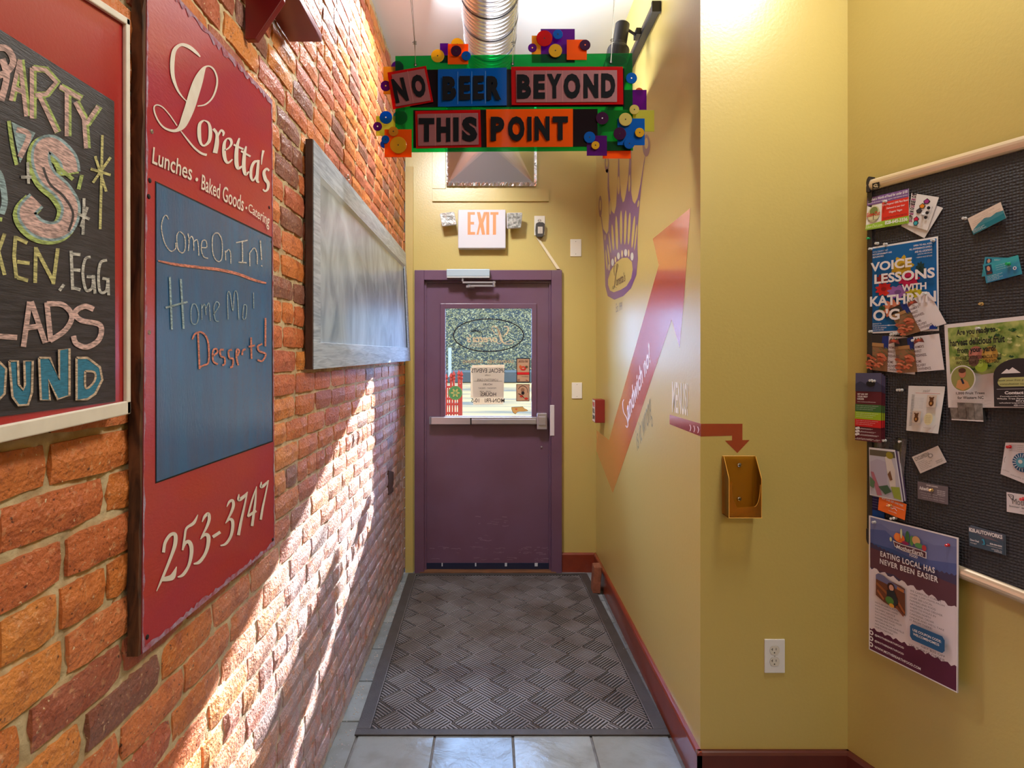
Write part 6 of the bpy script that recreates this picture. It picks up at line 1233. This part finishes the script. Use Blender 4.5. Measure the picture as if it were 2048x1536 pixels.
S_.poly([(0, .3), (1, .35), (1, 1), (0, 1)], G(66, 84, 104)); S_.poly([(.25, .3), (.6, .3), (.9, .45), (.5, .42)], G(110, 96, 110)); S_.text('828.AUTOWORKS', .02, .06, .97, .26, WH, bold=.04); S_.text('Dave Chad', .04, .62, .3, .72, WH, bold=.03); S_.text('manager', .04, .8, .24, .86, WH); S_.text('828-000-0000', .62, .58, .96, .66, WH, bold=.03); S_.text('autoworks.com', .52, .7, .96, .75, WH); S_.text('asheville nc', .66, .82, .96, .88, WH); S_.text('28806', .74, .9, .96, .95, WH); S_.line([(.4, .55), (.44, .5), (.46, .72), (.40, .74)], .04, G(60, 150, 190)); S_.print(t_)
t_, S_ = paper('round_logo_card', 'white card with a round blue sunburst emblem under the red pin', 'card', [(2011, 885), (2072, 886), (2066, 974), (2001, 948)], (222, 216, 226), .003)
for i in range(4): S_.text('natural healing center', .18, .06+.05*i, .8, .09+.05*i, G(110, 90, 110))
S_.disc(.62, .50, .30, .24, G(40, 90, 140), 36)
for i in range(18): a = 2*math.pi*i/18; S_.line([(.62+.17*math.cos(a), .5+.135*math.sin(a)), (.62+.28*math.cos(a), .5+.225*math.sin(a))], .025, G(206, 214, 226), False)
S_.disc(.62, .5, .16, .125, G(90, 160, 190), 24); S_.disc(.60, .48, .07, .05, G(214, 220, 226), 16); S_.line([(.12, .42), (.09, .52), (.12, .6)], .015, LN); S_.text('wellness', .08, .80, .3, .84, LN); S_.text('asheville nc', .35, .86, .8, .9, LN); S_.print(t_); pin(2020, 893.5, .004, redpin, 'red push pin in the round emblem card')
t_, S_ = paper('moth_card', 'white card with a hand-lettered title and moth drawing at the right edge', 'card', [(2013, 984.2), (2076, 993.5), (2076, 1034), (2013.5, 1023.3)], (222, 216, 226), .002)
S_.line([(.05, .1), (.15, .28), (.2, .34), (.22, .12), (.06, .1)], .025, G(70, 70, 76)); S_.line([(.1, .14), (.2, .2)], .015, G(70, 70, 76)); S_.text('Moth', .2, .26, .62, .56, G(50, 46, 56), bold=-.01); S_.text('better wild', .1, .62, .7, .72, G(80, 76, 84)); S_.text('asheville', .45, .84, .7, .88, LN); S_.print(t_); pin(2047, 998, .004, redpin, 'red push pin in the card with the moth drawing')
pin(1964.5, 608, .001, brassp, 'lone brass push pin in the middle of the bare black fabric')
# large food poster hanging below the board edge
t_, S_ = paper('food_poster', 'large food delivery poster with blue mountains hanging over the bottom rail', 'poster', [(1739, 1030.7), (1917.3, 1075.6), (1916.6, 1386), (1739, 1298)], (230, 222, 232), [.014, .014, .016, .016])
bl1, bl2, bl3, mar = G(112, 120, 172), G(84, 98, 158), G(58, 82, 138), G(96, 58, 72)
S_.rect(.015, .01, .985, .55, G(122, 130, 180)); S_.poly([(.015, .06), (.15, .04), (.25, .07), (.5, .06), (.75, .09), (.985, .06), (.985, .5), (.015, .5)], bl1); S_.poly([(.015, .1), (.2, .08), (.4, .16), (.7, .20), (.985, .17), (.985, .5), (.015, .5)], bl2); S_.poly([(.015, .2), (.3, .2), (.6, .24), (.985, .27), (.985, .5), (.015, .5)], bl3)
tree_ = [(.015, .20)]; r_ = random.Random(1)
for i in range(40): u = .015+.97*i/39; tree_.append((u, .205+.055*math.sin(u*2.2)-.012*(i % 2)))
S_.poly(tree_+[(.985, .44), (.015, .44)], G(70, 60, 92)); S_.poly([(.015, .235), (.3, .25), (.6, .29), (.985, .31), (.985, .50), (.75, .46), (.5, .43), (.3, .38), (.12, .39), (.015, .38)], mar)
tear = [(.0, .375)]+[(i/30, .385+.012*math.sin(i*1.9)+(.075*(i/30)**1.3)) for i in range(1, 30)]+[(1, .455), (1, .86), (0, .86)]; S_.poly(tear, G(226, 216, 228))
S_.rect(0, .80, 1, 1, G(92, 36, 66)); S_.poly([(0, .80)]+[(i/30, .835+.010*math.sin(i*2.3)+.0*(i/30)) for i in range(31)]+[(1, .70), (0, .70)], G(226, 216, 228))
S_.rect(0, 0, 1, .008, WH); S_.rect(0, 0, .012, 1, WH); S_.rect(.988, 0, 1, 1, WH); S_.rect(0, .992, 1, 1, WH)
# basket emblem
S_.poly([(.30, .135), (.40, .145), (.62, .145), (.68, .15), (.68, .195), (.60, .19), (.42, .19), (.32, .175)], WH); S_.poly([(.31, .142), (.40, .15), (.62, .15), (.67, .155), (.67, .19), (.60, .185), (.42, .185), (.325, .17)], mar)
for (u, v, ru, rv, c) in ((.375, .105, .065, .032, (226, 110, 50)), (.35, .10, .03, .028, (240, 140, 70)), (.47, .085, .022, .045, (60, 110, 60)), (.40, .07, .012, .035, (206, 214, 170)), (.52, .10, .022, .035, (90, 140, 70)), (.57, .09, .045, .03, (214, 166, 120)), (.60, .12, .045, .018, (90, 150, 90)), (.45, .128, .04, .012, (150, 40, 90)), (.28, .13, .014, .016, (206, 206, 160)), (.66, .125, .025, .02, (190, 60, 70))): S_.disc(u, v, ru, rv, G(*c), 18)
S_.text('MotherEarth', .345, .155, .65, .182, WH, bold=.02, shear=.2); S_.text('FOOD', .50, .192, .59, .21, WH, bold=.02)
S_.text('EATING LOCAL HAS', .155, .235, .775, .275, WH, bold=.025, spacing=1.15); S_.text('NEVER BEEN EASIER', .15, .29, .81, .33, WH, bold=.025, spacing=1.15)
S_.poly([(.1, .42), (.13, .405), (.2, .41), (.27, .43), (.4, .44), (.45, .45), (.455, .64), (.36, .61), (.28, .61), (.2, .60), (.1, .57)], G(110, 64, 44)); S_.poly([(.1, .42), (.13, .405), (.2, .41), (.27, .43), (.45, .46), (.45, .48), (.1, .45)], G(110, 110, 150))
for (a, b, c_) in (((.11, .48), (.24, .53), (150, 90, 50)), ((.12, .53), (.2, .58), (170, 100, 60)), ((.36, .46), (.44, .47), (190, 120, 70)), ((.36, .55), (.45, .62), (160, 90, 50)), ((.32, .58), (.44, .64), (130, 70, 44))): S_.line([a, b], .02, G(*c_), False)
S_.disc(.29, .47, .045, .03, G(60, 34, 34)); S_.disc(.295, .475, .028, .022, G(214, 160, 140)); S_.poly([(.24, .5), (.33, .49), (.38, .56), (.34, .6), (.24, .59)], G(44, 44, 50)); S_.disc(.275, .57, .05, .028, G(80, 130, 60)); S_.disc(.30, .60, .03, .014, G(224, 160, 60))
for i, t in enumerate(("MOTHER EARTH FOOD IS A", "FAMILY OWNED, HOME", "DELIVERY SERVICE", "FEATURING LOCAL AND", "SUSTAINABLE FOOD FROM", "FARMERS AND FOOD", "ARTISANS FROM ASHEVILLE", "AND ACROSS WESTERN", "NORTH CAROLINA.")): S_.text(t, .10, .617+.0222*i, .10+.0152*len(t), .629+.0222*i, G(90, 80, 96))
for i, t in enumerate(("WE CAREFULLY CURATE", "OVER 1,200 ITEMS FROM", "OVER 300 LOCAL", "FARMERS AND FOOD", "ARTISANS AND DELIVER", "THEM TO FOLKS IN", "WESTERN NORTH", "CAROLINA. ORDER", "ONLINE AND WE'LL TAKE", "IT FROM THERE!")): S_.text(t, .52, .435+.0225*i, .52+.0175*len(t), .448+.0225*i, G(90, 80, 96))
S_.poly([(.55, .665), (.87, .665), (.895, .685), (.895, .755), (.87, .775), (.55, .775), (.525, .755), (.525, .685)], G(40, 90, 140)); S_.text('USE COUPON CODE:', .555, .695, .86, .712, WH, bold=.02); S_.text('WELCOMEHOME25', .56, .722, .84, .739, WH, bold=.02)
S_.text('GET $25 OFF', .65, .785, .90, .800, G(90, 80, 96)); S_.text('YOUR FIRST ORDER', .51, .808, .90, .824, G(90, 80, 96))
for i, t in enumerate(('@MOTHEREARTHFOOD', '@MOTHEREARTHFOOD', 'WWW.MOTHEREARTHFOOD.COM')): S_.disc(.065, .855+.043*i, .027, .017, WH, 18); S_.disc(.065, .855+.043*i, .013, .009, G(92, 36, 66), 10); S_.text(t, .11, .850+.043*i, .11+(.35 if i < 2 else .54), .868+.043*i, WH, bold=.02)
S_.print(t_); pin(1750, 1044, .016); pin(1897, 1090, .016, redpin, 'red push pin in the upper right of the large food poster')
bpy.context.view_layer.update()
